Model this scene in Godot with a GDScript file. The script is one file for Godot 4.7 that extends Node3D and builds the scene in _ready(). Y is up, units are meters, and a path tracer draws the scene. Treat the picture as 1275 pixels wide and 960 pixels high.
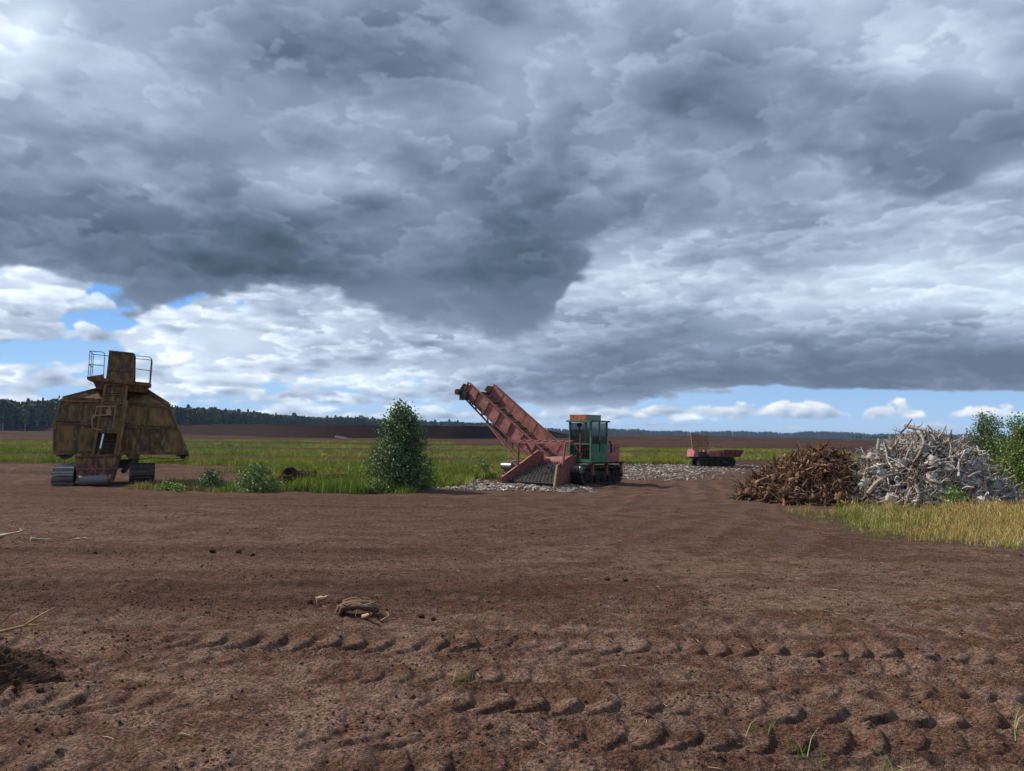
extends Node3D

func _ready() -> void:
	var cam := Camera3D.new()
	cam.name = "camera"
	add_child(cam)
	cam.position = Vector3(0, 1.7, 0)
	cam.rotation_degrees = Vector3(3.53, 0, 0.7)
	cam.fov = 52.0
	cam.near = 0.05
	cam.far = 20000.0
	cam.current = true
	var e := Environment.new()
	e.background_mode = Environment.BG_SKY
	e.sky = Sky.new()
	e.sky.sky_material = make_sky()
	e.tonemap_mode = Environment.TONE_MAPPER_LINEAR
	e.tonemap_exposure = 1.12
	e.sdfgi_enabled = true
	e.ssao_enabled = true
	e.ssil_enabled = true
	e.fog_enabled = true
	e.fog_density = 0.00010
	e.fog_light_color = Color(0.62, 0.74, 0.90)
	var we := WorldEnvironment.new()
	we.name = "environment"
	we.environment = e
	add_child(we)
	var sun := DirectionalLight3D.new()
	sun.name = "sun"
	add_child(sun)
	sun.rotation_degrees = Vector3(-42, -118, 0)
	sun.light_energy = 1.6
	sun.light_color = Color(1.0, 0.95, 0.87)
	sun.light_angular_distance = 0.5
	sun.shadow_enabled = true
	print("sky ", Time.get_ticks_msec())
	build_ground()
	print("ground ", Time.get_ticks_msec())
	build_shade_stockpile()
	build_forest()
	print("forest ", Time.get_ticks_msec())
	make_materials()
	build_harvester()
	build_loader()
	build_carrier()
	build_far_machine()
	print("machines ", Time.get_ticks_msec())
	build_heaps()
	print("heaps ", Time.get_ticks_msec())
	build_plants()
	build_grass()
	print("plants ", Time.get_ticks_msec())
	build_litter()
	print("litter ", Time.get_ticks_msec())

# ------------------------------------------------------------------ sky
var sky_warp: FastNoiseLite
var sky_fbm: FastNoiseLite
var sky_billow: FastNoiseLite
var sky_fine: FastNoiseLite
var sky_tear: FastNoiseLite
var sky_deck: Array = []
var sky_mid: Array = []
var sky_cover: Array = []
var sky_edge: Array = []
var sky_puffs: Array = []
var sky_rows: Array = []

func noise(seed_value: int, frequency: float, octaves: int, fractal := FastNoiseLite.FRACTAL_FBM, kind := FastNoiseLite.TYPE_SIMPLEX_SMOOTH) -> FastNoiseLite:
	var f := FastNoiseLite.new()
	f.seed = seed_value
	f.noise_type = kind
	f.frequency = frequency
	f.fractal_type = fractal if octaves > 1 else FastNoiseLite.FRACTAL_NONE
	f.fractal_octaves = octaves
	f.fractal_lacunarity = 2.05
	f.fractal_gain = 0.52
	return f

# Cloud brightness (0 to 255) over eleven bearings 7 degrees or so apart; first number of a row: how far below the upper edge of the chart it stands.
func sky_tables() -> void:
	sky_deck = [
		[-200, 165, 160, 150, 145, 140, 140, 148, 152, 158, 162, 165],
		[0, 192, 162, 148, 135, 125, 128, 150, 155, 164, 174, 172],
		[40, 214, 156, 138, 120, 118, 146, 150, 142, 150, 186, 170],
		[65, 206, 164, 140, 113, 114, 160, 146, 130, 138, 182, 168],
		[90, 190, 168, 141, 112, 120, 152, 132, 118, 126, 150, 152],
		[130, 165, 166, 146, 138, 146, 148, 140, 114, 124, 126, 122],
		[180, 142, 128, 130, 140, 134, 126, 140, 124, 134, 116, 112],
		[230, 132, 158, 134, 156, 128, 112, 144, 130, 142, 104, 122],
		[255, 122, 124, 112, 138, 118, 104, 120, 128, 138, 100, 118],
		[275, 112, 104, 94, 106, 112, 96, 108, 126, 130, 102, 120],
		[300, 102, 96, 86, 88, 108, 88, 108, 122, 126, 110, 124],
		[340, 112, 104, 86, 88, 114, 84, 108, 122, 128, 120, 126],
		[385, 118, 112, 108, 108, 106, 98, 104, 118, 126, 120, 126],
		[440, 128, 122, 118, 118, 114, 108, 104, 118, 126, 120, 126]]
	sky_mid = [
		[190, 190, 190, 180, 170, 160, 140, 135, 145, 152, 165, 165],
		[260, 196, 196, 190, 180, 165, 140, 124, 140, 156, 168, 166],
		[300, 205, 205, 196, 186, 165, 140, 146, 154, 163, 174, 170],
		[340, 208, 208, 204, 192, 165, 150, 194, 190, 196, 202, 198],
		[370, 205, 205, 206, 188, 160, 198, 204, 184, 186, 194, 204],
		[400, 178, 190, 214, 204, 178, 160, 160, 152, 150, 156, 166],
		[425, 188, 196, 212, 204, 178, 164, 146, 140, 132, 131, 136],
		[450, 204, 200, 204, 194, 176, 158, 124, 118, 106, 102, 103],
		[472, 206, 205, 208, 194, 186, 134, 114, 105, 97, 96, 99],
		[492, 210, 210, 210, 204, 194, 132, 124, 128, 108, 104, 108],
		[516, 214, 214, 216, 206, 205, 190, 190, 205, 200, 200, 200],
		[560, 214, 214, 216, 206, 205, 200, 200, 205, 205, 205, 205]]
	sky_cover = [
		[300, 0.9, 0.9, 1, 1, 1, 1, 1, 1, 1, 1, 1],
		[335, 0.95, 0.8, 1, 1, 1, 1, 1, 1, 1, 1, 1],
		[365, 0.9, 0.32, 0.55, 1, 1, 1, 1, 1, 1, 0.86, 1],
		[390, 0.85, 0.3, 0.78, 1, 1, 1, 1, 1, 1, 1, 1],
		[412, 0.8, 0.4, 0.9, 0.95, 1, 1, 1, 1, 1, 1, 1],
		[428, 0.3, 0.4, 0.9, 0.95, 1, 1, 1, 1, 1, 1, 1],
		[442, 0.2, 0.36, 0.78, 0.82, 0.9, 1, 1, 1, 1, 1, 1],
		[458, 0.5, 0.5, 0.66, 0.72, 0.8, 1, 1, 1, 1, 1, 1],
		[472, 0.6, 0.6, 0.6, 0.66, 0.72, 0.98, 1, 1, 1, 1, 1],
		[484, 0.5, 0.5, 0.52, 0.58, 0.64, 0.95, 0.9, 0.36, 0.6, 0.9, 0.8],
		[496, 0.46, 0.46, 0.5, 0.54, 0.54, 0.9, 0.7, 0.3, 0.1, 0.1, 0.1],
		[508, 0.4, 0.44, 0.5, 0.52, 0.5, 0.5, 0.42, 0.38, 0.26, 0.12, 0.12],
		[518, 0.3, 0.3, 0.5, 0.48, 0.46, 0.44, 0.44, 0.4, 0.3, 0.14, 0.14],
		[530, 0.2, 0.2, 0.3, 0.3, 0.26, 0.2, 0.2, 0.2, 0.2, 0.12, 0.12],
		[545, 0, 0, 0, 0, 0, 0, 0, 0, 0, 0, 0]]
	# where the dark upper deck ends: along, down, softness
	sky_edge = [[-400, 318, 7], [0, 326, 7], [60, 346, 6], [120, 362, 5], [200, 374, 5], [300, 382, 5], [350, 372, 6], [410, 366, 10], [450, 386, 12], [480, 408, 14], [530, 418, 14], [575, 412, 14], [640, 398, 10], [688, 384, 8], [706, 350, 7], [735, 322, 10], [790, 304, 14], [860, 284, 20], [950, 262, 22], [1030, 232, 18], [1090, 244, 14], [1140, 254, 12], [1200, 240, 14], [1275, 218, 16], [1700, 210, 16]]
	# small fair-weather heaps: along, base down, half width, height, brightness
	sky_puffs = [[720, 521, 34, 16, 216], [785, 520, 38, 17, 218], [845, 520, 36, 19, 220], [910, 520, 40, 21, 224], [975, 520, 40, 22, 226], [1035, 521, 26, 18, 226], [650, 522, 36, 14, 214], [600, 522, 40, 14, 214], [1150, 532, 40, 6, 210], [1115, 523, 40, 25, 232], [1232, 523, 52, 29, 236], [1010, 521, 46, 23, 226], [940, 520, 52, 22, 222], [876, 520, 46, 22, 218], [812, 520, 44, 17, 214], [985, 535, 34, 7, 212], [1190, 534, 26, 4, 210], [770, 522, 40, 14, 212], [735, 516, 36, 18, 218], [865, 491, 52, 20, 198], [945, 480, 30, 8, 205], [690, 523, 40, 15, 214], [660, 530, 40, 9, 208], [830, 530, 60, 6, 208], [60, 428, 92, 32, 214], [135, 424, 36, 20, 200], [20, 398, 60, 62, 222], [85, 396, 60, 56, 224], [60, 486, 90, 34, 216], [30, 510, 60, 20, 214], [215, 470, 60, 50, 222], [285, 440, 90, 60, 226], [380, 436, 70, 50, 222], [340, 470, 110, 34, 216], [440, 470, 80, 40, 212], [250, 500, 100, 30, 222], [390, 505, 100, 26, 212], [505, 500, 70, 30, 210], [300, 522, 120, 18, 218], [440, 525, 110, 16, 214], [560, 524, 70, 16, 214], [205, 420, 30, 44, 224], [235, 392, 24, 18, 216], [415, 480, 12, 6, 228], [605, 440, 50, 14, 208], [700, 428, 22, 7, 214], [160, 536, 90, 8, 208], [520, 540, 90, 8, 206]]

func sky_table(table: Array, along: float, down: float) -> float:
	var last := table.size() - 1
	var k := 0
	while k < last - 1 and down > table[k + 1][0]:
		k += 1
	var t := clampf((down - table[k][0]) / (table[k + 1][0] - table[k][0]), 0.0, 1.0)
	t = t * t * (3.0 - 2.0 * t) * 0.6 + t * 0.4
	var c := clampf(along / 127.5, 0.0, 9.999)
	var i := int(c)
	var f := c - i
	f = f * f * (3.0 - 2.0 * f)
	return lerpf(lerpf(table[k][i + 1], table[k][i + 2], f), lerpf(table[k + 1][i + 1], table[k + 1][i + 2], f), t)

func sky_color(d: Vector3) -> Color:
	var level := sqrt(d.x * d.x + d.z * d.z)
	var bearing := atan2(d.x, -d.z)
	# outside the surveyed bearings the weather repeats, mirrored
	var b := pingpong(bearing + PI / 4.0, PI / 2.0) - PI / 4.0
	var climb := minf(atan2(d.y, level * cos(b)), 0.78)
	var side := Vector3(cos(bearing), 0, sin(bearing))
	var across := d * Vector3(1, 2.0, 1)
	var w1 := sky_warp.get_noise_3dv(across * 3.0)
	var w2 := sky_warp.get_noise_3dv(across * 3.0 + Vector3(7.3, 2.1, 4.4))
	var along0 := 637.5 + 984.0 * tan(b)
	var down0 := 480.0 - 984.0 * tan(climb - 0.0616) + 0.0122 * (along0 - 637.5)
	var low := smoothstep(230.0, 480.0, down0)
	var along := along0 + w1 * lerpf(85.0, 30.0, low)
	var down := down0 + w2 * lerpf(55.0, 12.0, low)
	var plane := Vector3(d.x, 0, d.z) / (d.y + 0.13)
	var soft := sky_fbm.get_noise_3dv(plane * 0.9 + Vector3(w1, 0, w2) * 0.25)
	var bend := Vector3(w1, w2 * 1.2, w2 - w1) * 0.22
	var toward := side * -0.09 + Vector3(0, 0.15, 0)
	var qa := across * 4.2 + bend
	var pa := -sky_billow.get_noise_3dv(qa)
	var lita := pa + sky_billow.get_noise_3dv(qa + toward)
	var sa := sky_fine.get_noise_3dv(across * 3.1 + bend)
	var lits := sa - sky_fine.get_noise_3dv(across * 3.1 + bend + toward)
	var qb := d * Vector3(1, 2.3, 1) * 13.0 + bend * 1.5
	var pb := -sky_billow.get_noise_3dv(qb)
	var litb := pb + sky_billow.get_noise_3dv(qb + toward)
	var puff := pb
	var lit := litb
	var fine := sky_fine.get_noise_3dv(d * Vector3(1, 2.2, 1) * 34.0)
	# clear air
	var air := Color(0.45, 0.66, 0.92).lerp(Color(0.62, 0.78, 0.94), clampf((down0 - 350.0) / 100.0, 0.0, 1.0)).lerp(Color(0.70, 0.80, 0.91), clampf((down0 - 470.0) / 75.0, 0.0, 1.0))
	air = air.lerp(Color(0.56, 0.71, 0.88), 0.6 * clampf((along0 - 700.0) / 250.0, 0.0, 1.0) * clampf((545.0 - down0) / 60.0, 0.0, 1.0))
	var c := air
	# far heaps
	if down0 > 300.0:
		for p in sky_puffs:
			var px: float = p[0]
			var base: float = p[1]
			var half: float = p[2]
			var high: float = p[3]
			var u := (along0 + fine * 5.0 - px) / half
			if absf(u) > 1.15 or down0 > base + 5.0 or down0 < base - high * 1.7:
				continue
			var top := high * sqrt(maxf(0.0, 1.05 - u * u)) * (0.9 + 0.5 * puff + 0.15 * soft) + fine * 3.6
			var y := base - down0
			var a := smoothstep(0.0, 1.0, (top - y) / (1.4 + high * 0.05)) * smoothstep(-2.0, 3.0 + high * 0.08, y + puff * high * 0.22)
			a *= smoothstep(1.12, 0.8, absf(u) + puff * 0.12)
			if a <= 0.01:
				continue
			var t := clampf(y / maxf(top, 4.0), 0.0, 1.0)
			var l: float = lerpf(p[4] - 52.0, p[4] + 8.0, pow(t, 0.75)) + lit * 50.0 + fine * 12.0
			var warm := clampf((l - 205.0) / 40.0, 0.0, 1.0) * clampf((down0 - 440.0) / 60.0, 0.0, 1.0)
			c = c.lerp(sky_tone(l).lerp(Color(l / 255.0 * 1.0, l / 255.0 * 0.985, l / 255.0 * 0.955), warm * 0.6), a * 0.95)
	# middle layer
	var gap := sky_tear.get_noise_3dv(d * Vector3(1, 2.6, 1) * 7.0 + Vector3(9, 3, 1))
	var cover := sky_table(sky_cover, along, down) + soft * 0.10 + pb * 0.16 + gap * 0.42 + fine * 0.05
	var ma := smoothstep(0.42, 0.56, cover)
	var k := 0
	while k < sky_edge.size() - 2 and along > sky_edge[k + 1][0]:
		k += 1
	var e := clampf((along - sky_edge[k][0]) / (sky_edge[k + 1][0] - sky_edge[k][0]), 0.0, 1.0)
	var torn := sky_tear.get_noise_3dv(across * 6.0)
	var edge := lerpf(sky_edge[k][1], sky_edge[k + 1][1], e) + torn * 44.0 + soft * 8.0
	var wide := lerpf(sky_edge[k][2], sky_edge[k + 1][2], e)
	var da := smoothstep(-wide, wide, edge - down)
	if ma > 0.0 and da < 1.0:
		var thick := smoothstep(0.45, 1.2, cover)
		var l := sky_table(sky_mid, along, down) + soft * 22.0 + lits * 20.0 + fine * 4.0 + (1.0 - thick) * 12.0
		l = sky_masses(d, across, side, l, 3.3, lerpf(1.1, 1.35, low) * lerpf(1.7, 1.0, smoothstep(480.0, 680.0, along0)), 5.0, 40.0)
		l = lerpf(l, sky_floor(l), smoothstep(330.0, 375.0, down0))
		c = c.lerp(sky_tone(l), ma)
	# dark upper deck
	if da > 0.0:
		var l := sky_table(sky_deck, along, down) + 11.0 + soft * 16.0 + lits * 16.0
		l = sky_masses(d, across, side, l, 2.6, lerpf(1.0, 0.55, low), 0.0, 0.0)
		l += smoothstep(wide * 4.0, 0.0, edge - down) * 12.0
		l = lerpf(l, sky_floor(l), smoothstep(330.0, 375.0, down0))
		c = c.lerp(sky_tone(l), da)
	return c

# heaped masses of cloud, one before the other: each has a torn edge, light on the side of the sun and dark below
func sky_masses(d: Vector3, across: Vector3, side: Vector3, l: float, size: float, force: float, offset: float, flatness: float) -> float:
	var out := l
	var sunward := side * -0.16 + Vector3(0, 0.26, 0)
	for i in 5:
		var f := size * (1.0 + 0.42 * i)
		var p := across * f * Vector3(1, 1.15 + flatness * 0.02, 1) + Vector3(3.7 * i + offset, 1.3 * i, 5.1 * i)
		var n := sky_tear.get_noise_3dv(p)
		var inside := n - (0.06 + 0.03 * (i % 3))
		if inside <= 0.0:
			continue
		var lit := clampf((n - sky_tear.get_noise_3dv(p + sunward)) * 3.2, -1.0, 1.0)
		var rim := exp(-inside * 11.0)
		var tone := l + force * (lit * 17.0 + rim * (4.0 + 12.0 * maxf(lit, 0.0)) - 20.0 * smoothstep(0.0, 0.45, inside))
		out = lerpf(out, tone, smoothstep(0.0, 0.085, inside) * 0.8)
	return out

# raises the darkest cloud tones low in the sky
func sky_floor(l: float) -> float:
	return l if l > 130.0 else 130.0 - (130.0 - l) * 0.55

func sky_tone(l: float) -> Color:
	var v := clampf(l, 40.0, 252.0) / 255.0
	var t := clampf((v - 0.3) / 0.65, 0.0, 1.0)
	return Color(v * lerpf(0.86, 0.965, t), v * lerpf(1.015, 1.012, t), minf(1.0, v * lerpf(1.25, 1.07, t)))

func sky_row(n: int, width: int, from_u: float, to_u: float, v0: float, dv: float) -> void:
	var out := PackedByteArray()
	out.resize(width * 3)
	var polar := (v0 + dv * (n + 0.5)) * PI
	var s := sin(polar)
	var y := cos(polar)
	for i in width:
		var az := (lerpf(from_u, to_u, (i + 0.5) / width) - 0.5) * TAU
		var c := sky_color(Vector3(sin(az) * s, y, -cos(az) * s))
		out[i * 3] = int(clampf(c.r, 0, 1) * 255.0)
		out[i * 3 + 1] = int(clampf(c.g, 0, 1) * 255.0)
		out[i * 3 + 2] = int(clampf(c.b, 0, 1) * 255.0)
	sky_rows[n] = out

func sky_part(width: int, height: int, from_u: float, to_u: float, v0: float, v1: float) -> Image:
	sky_rows = []
	sky_rows.resize(height)
	var task := WorkerThreadPool.add_group_task(sky_row.bind(width, from_u, to_u, v0, (v1 - v0) / height), height, -1, true)
	WorkerThreadPool.wait_for_group_task_completion(task)
	var all := PackedByteArray()
	for r in sky_rows:
		all.append_array(r)
	return Image.create_from_data(width, height, false, Image.FORMAT_RGB8, all)

func make_sky() -> PanoramaSkyMaterial:
	sky_warp = noise(11, 1.0, 4)
	sky_fbm = noise(23, 1.0, 6)
	sky_billow = noise(5, 1.0, 5, FastNoiseLite.FRACTAL_RIDGED)
	sky_billow.fractal_gain = 0.4
	sky_fine = noise(31, 1.0, 4)
	sky_tear = noise(37, 1.0, 7)
	sky_tear.fractal_gain = 0.5
	sky_tables()
	# the whole upper half at a quarter of the detail, then the north at full detail, both from the same rule
	var whole := sky_part(1024, 256, 0.0, 1.0, 0.0, 0.5)
	whole.resize(4096, 1024, Image.INTERPOLATE_CUBIC)
	var image := Image.create(4096, 2048, false, Image.FORMAT_RGB8)
	image.fill(Color(0.6, 0.68, 0.78))
	image.blit_rect(whole, Rect2i(0, 0, 4096, 1024), Vector2i(0, 0))
	var north := sky_part(912, 480, 1592.0 / 4096.0, 2504.0 / 4096.0, 544.0 / 2048.0, 0.5)
	image.blit_rect(north, Rect2i(0, 0, 912, 480), Vector2i(1592, 544))
	# a panorama begins in the north
	var turned := Image.create(4096, 2048, false, Image.FORMAT_RGB8)
	turned.blit_rect(image, Rect2i(2048, 0, 2048, 2048), Vector2i(0, 0))
	turned.blit_rect(image, Rect2i(0, 0, 2048, 2048), Vector2i(2048, 0))
	var m := PanoramaSkyMaterial.new()
	m.panorama = ImageTexture.create_from_image(turned)
	return m

# ------------------------------------------------------------------ mesh building
class Shape:
	var v := PackedVector3Array()
	var n := PackedVector3Array()
	var c := PackedColorArray()
	var tint := Color(1, 1, 1)
	var use_tint := false

	func tri(a: Vector3, b: Vector3, d: Vector3, na: Vector3, nb: Vector3, nd: Vector3) -> void:
		if (b - a).cross(d - a).dot(na + nb + nd) > 0.0:
			v.append(a); v.append(d); v.append(b)
			n.append(na); n.append(nd); n.append(nb)
		else:
			v.append(a); v.append(b); v.append(d)
			n.append(na); n.append(nb); n.append(nd)
		if use_tint:
			c.append(tint); c.append(tint); c.append(tint)

	func flat(a: Vector3, b: Vector3, d: Vector3, out := Vector3.ZERO) -> void:
		var m := (d - a).cross(b - a).normalized()
		if out != Vector3.ZERO and m.dot(out) < 0.0:
			m = -m
		tri(a, b, d, m, m, m)

	func quad(a: Vector3, b: Vector3, d: Vector3, e: Vector3, out := Vector3.ZERO) -> void:
		flat(a, b, d, out)
		flat(a, d, e, out)

	# a box with eight given corners: bottom four, then top four in the same order
	func hull(p: Array) -> void:
		var mid := Vector3.ZERO
		for x in p:
			mid += x / 8.0
		for f in [[0, 1, 2, 3], [4, 5, 6, 7], [0, 1, 5, 4], [1, 2, 6, 5], [2, 3, 7, 6], [3, 0, 4, 7]]:
			var out: Vector3 = (p[f[0]] + p[f[1]] + p[f[2]] + p[f[3]]) / 4.0 - mid
			quad(p[f[0]], p[f[1]], p[f[2]], p[f[3]], out)

	func box(lo: Vector3, hi: Vector3, t := Transform3D.IDENTITY) -> void:
		hull([t * Vector3(lo.x, lo.y, lo.z), t * Vector3(hi.x, lo.y, lo.z), t * Vector3(hi.x, lo.y, hi.z), t * Vector3(lo.x, lo.y, hi.z), t * Vector3(lo.x, hi.y, lo.z), t * Vector3(hi.x, hi.y, lo.z), t * Vector3(hi.x, hi.y, hi.z), t * Vector3(lo.x, hi.y, hi.z)])

	# a straight bar of rectangular section from a to b
	func bar(a: Vector3, b: Vector3, w: float, h: float, up := Vector3.UP) -> void:
		var f := (b - a).normalized()
		if absf(f.dot(up)) > 0.98:
			up = Vector3(0, 0, 1) if absf(f.z) < 0.9 else Vector3(1, 0, 0)
		var s := f.cross(up).normalized() * w * 0.5
		var u := s.cross(f).normalized() * h * 0.5
		hull([a - s - u, a + s - u, a + s + u, a - s + u, b - s - u, b + s - u, b + s + u, b - s + u])

	# a flat plate with thickness: corners p (any number), pushed along w
	func plate(p: Array, w: Vector3) -> void:
		var mid := Vector3.ZERO
		for x in p:
			mid += x / p.size()
		for k in range(1, p.size() - 1):
			flat(p[0], p[k], p[k + 1], -w)
			flat(p[0] + w, p[k] + w, p[k + 1] + w, w)
		for k in p.size():
			var a: Vector3 = p[k]
			var b: Vector3 = p[(k + 1) % p.size()]
			quad(a, b, b + w, a + w, (a + b) * 0.5 - mid)

	var gnarl := 0.0
	var gnarl_rng := RandomNumberGenerator.new()

	func tube(points: Array, radii: Array, sides := 6, caps := true) -> void:
		var rings := []
		var outs := []
		var side := Vector3.ZERO
		for k in points.size():
			var f: Vector3 = (points[mini(k + 1, points.size() - 1)] - points[maxi(k - 1, 0)]).normalized()
			if side == Vector3.ZERO:
				side = f.cross(Vector3.UP if absf(f.y) < 0.9 else Vector3.RIGHT).normalized()
			side = (side - f * side.dot(f)).normalized()
			var up := f.cross(side)
			var ring := PackedVector3Array()
			var out := PackedVector3Array()
			for i in sides:
				var o := side * cos(TAU * i / sides) + up * sin(TAU * i / sides)
				ring.append(points[k] + o * radii[k] * (1.0 if gnarl == 0.0 else 1.0 + gnarl_rng.randf_range(-gnarl, gnarl)))
				out.append(o)
			rings.append(ring)
			outs.append(out)
		for k in points.size() - 1:
			for i in sides:
				var j := (i + 1) % sides
				tri(rings[k][i], rings[k][j], rings[k + 1][j], outs[k][i], outs[k][j], outs[k + 1][j])
				tri(rings[k][i], rings[k + 1][j], rings[k + 1][i], outs[k][i], outs[k + 1][j], outs[k + 1][i])
		if caps:
			for k in [0, points.size() - 1]:
				var out: Vector3 = (points[0] - points[1]) if k == 0 else (points[k] - points[k - 1])
				for i in sides:
					flat(points[k], rings[k][i], rings[k][(i + 1) % sides], out)

	func cylinder(a: Vector3, b: Vector3, r: float, sides := 12) -> void:
		tube([a, b], [r, r], sides)

	# a lump: a sphere of given rings pushed in and out by noise
	func lump(at: Vector3, size: Vector3, rough: float, f: FastNoiseLite, rings := 6, sides := 9, off := 0.0) -> void:
		var grid := []
		for i in rings + 1:
			var row := PackedVector3Array()
			for j in sides:
				var t := PI * i / rings
				var p := TAU * (j + (i % 2) * 0.5) / sides
				var o := Vector3(sin(t) * cos(p), cos(t), sin(t) * sin(p))
				row.append(at + o * size * (1.0 + rough * f.get_noise_3dv(o * 1.4 + Vector3(off, off * 0.7, 0))))
			grid.append(row)
		for i in rings:
			for j in sides:
				var k := (j + 1) % sides
				flat(grid[i][j], grid[i][k], grid[i + 1][k], grid[i][j] - at)
				flat(grid[i][j], grid[i + 1][k], grid[i + 1][j], grid[i + 1][j] - at)

	func mesh() -> ArrayMesh:
		var a := []
		a.resize(Mesh.ARRAY_MAX)
		a[Mesh.ARRAY_VERTEX] = v
		a[Mesh.ARRAY_NORMAL] = n
		if use_tint:
			a[Mesh.ARRAY_COLOR] = c
		var m := ArrayMesh.new()
		m.add_surface_from_arrays(Mesh.PRIMITIVE_TRIANGLES, a)
		return m

func hold(called: String, m: Mesh, material: Material, parent: Node) -> MeshInstance3D:
	var o := MeshInstance3D.new()
	o.name = called
	o.mesh = m
	o.material_override = material
	parent.add_child(o, true)
	return o

func part(called: String, s: Shape, material: Material, parent: Node) -> MeshInstance3D:
	return hold(called, s.mesh(), material, parent)

func tag(o: Node, label: String, category: String, group := "", kind := "") -> void:
	if label:
		o.set_meta("label", label)
	if category:
		o.set_meta("category", category)
	if group:
		o.set_meta("group", group)
	if kind:
		o.set_meta("kind", kind)

var used_names := {}
func numbered(called: String) -> String:
	if not used_names.has(called):
		used_names[called] = 0
		return called
	used_names[called] += 1
	return "%s_%03d" % [called, used_names[called]]

func thing(called: String, label: String, category: String, at := Vector3.ZERO, turn := 0.0, group := "") -> Node3D:
	var o := Node3D.new()
	o.name = numbered(called)
	add_child(o)
	o.position = at
	o.rotation.y = turn
	tag(o, label, category, group)
	return o

func stuff(called: String, label: String, category: String, m: Mesh, material: Material, places: Array, colors: Array) -> void:
	var mm := MultiMesh.new()
	mm.transform_format = MultiMesh.TRANSFORM_3D
	mm.use_colors = true
	mm.mesh = m
	mm.instance_count = places.size()
	for k in places.size():
		mm.set_instance_transform(k, places[k])
		mm.set_instance_color(k, colors[k])
	var o := MultiMeshInstance3D.new()
	o.name = numbered(called)
	o.multimesh = mm
	o.material_override = material
	add_child(o)
	tag(o, label, category, "", "stuff")

# ------------------------------------------------------------------ materials
func texture_of(f: FastNoiseLite, size: int, stops: Array, contrast := 1.0) -> ImageTexture:
	var grey := f.get_seamless_image(size, size)
	grey.convert(Image.FORMAT_L8)
	var g := Gradient.new()
	var offsets := PackedFloat32Array()
	var colors := PackedColorArray()
	for s in stops:
		offsets.append(s[0])
		colors.append(s[1])
	g.offsets = offsets
	g.colors = colors
	var table := []
	for k in 256:
		var col := g.sample(clampf((k / 255.0 - 0.5) * contrast + 0.5, 0, 1))
		table.append([int(col.r * 255), int(col.g * 255), int(col.b * 255)])
	var from := grey.get_data()
	var to := PackedByteArray()
	to.resize(size * size * 3)
	for k in size * size:
		var t: Array = table[from[k]]
		to[k * 3] = t[0]
		to[k * 3 + 1] = t[1]
		to[k * 3 + 2] = t[2]
	return ImageTexture.create_from_image(Image.create_from_data(size, size, false, Image.FORMAT_RGB8, to))

func srgb(r: float, g: float, b: float) -> Color:
	return Color(r, g, b).linear_to_srgb()

func plain(c: Color, roughness := 0.85, metallic := 0.0) -> StandardMaterial3D:
	var m := StandardMaterial3D.new()
	m.albedo_color = c.linear_to_srgb()
	m.roughness = roughness
	m.metallic = metallic
	return m

func tinted(roughness := 0.9) -> StandardMaterial3D:
	var m := StandardMaterial3D.new()
	m.vertex_color_use_as_albedo = true
	m.roughness = roughness
	return m

# paint that has weathered: stops run from bare metal and rust to whole paint
func weathered(seed_value: int, frequency: float, stops: Array, stretch := Vector3(1, 1, 1), roughness := 0.7) -> StandardMaterial3D:
	var m := StandardMaterial3D.new()
	m.albedo_texture = texture_of(noise(seed_value, frequency, 6), 256, stops)
	m.uv1_triplanar = true
	m.uv1_scale = stretch
	m.roughness = roughness
	return m

# ------------------------------------------------------------------ ground
var g_big: FastNoiseLite
var g_mid: FastNoiseLite
var g_small: FastNoiseLite
var g_crumb: FastNoiseLite
# wheel tracks across the yard: depth at the middle, slope, bend, width, lug spacing, depth of print, lean of the lugs
var tracks := [
	[6.55, 0.02, -0.010, 0.30, 0.23, 0.036, 0.55],
	[6.05, 0.03, -0.008, 0.24, 0.22, 0.018, 0.55],
	[5.10, 0.015, -0.008, 0.30, 0.24, 0.040, 0.6],
	[5.62, -0.02, -0.004, 0.22, 0.21, 0.020, 0.6],
	[7.25, -0.02, 0.004, 0.30, 0.24, 0.018, -0.5],
	[4.55, 0.03, -0.004, 0.26, 0.22, 0.024, 0.55],
	[4.05, 0.0, -0.004, 0.26, 0.23, 0.024, 0.5],
	[3.5, -0.02, 0.0, 0.30, 0.24, 0.024, 0.5],
	[8.3, -0.05, 0.006, 0.30, 0.26, 0.014, 0.5]]

func track_at(k: int, x: float) -> float:
	var t: Array = tracks[k]
	return -(t[0] + t[1] * x + t[2] * x * x)

func smooth_bump(x: float) -> float:
	return maxf(0.0, 1.0 - x * x) * maxf(0.0, 1.0 - x * x)

# the way across the yard: in from the left, then bending away to the road between loader and heaps
var way := [Vector2(-16, -11.2), Vector2(-7, -10.6), Vector2(-3, -10.7), Vector2(0, -11.3), Vector2(2.4, -13.4), Vector2(4.1, -17), Vector2(5.4, -22), Vector2(6.6, -29), Vector2(9.4, -40)]
# and an older one, nearly straight, that passes in front of the loader
var old_way := [Vector2(-20, -17.0), Vector2(-9, -16.2), Vector2(0, -16.6), Vector2(3.5, -19.5), Vector2(5.2, -26), Vector2(7.0, -36)]
var ruts := [-3.0, -2.3, -1.0, -0.3, 0.6, 1.5, 2.1]

# signed distance to such a way
func beside(line: Array, x: float, z: float) -> float:
	var best := 1e9
	var sign_ := 1.0
	var p := Vector2(x, z)
	for k in line.size() - 1:
		var a: Vector2 = line[k]
		var ab: Vector2 = line[k + 1] - a
		var t := clampf((p - a).dot(ab) / ab.length_squared(), 0.0, 1.0)
		var off := p - (a + ab * t)
		var dd := off.length_squared()
		if dd < best:
			best = dd
			sign_ = 1.0 if ab.cross(off) > 0.0 else -1.0
	return sqrt(best) * sign_

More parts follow.
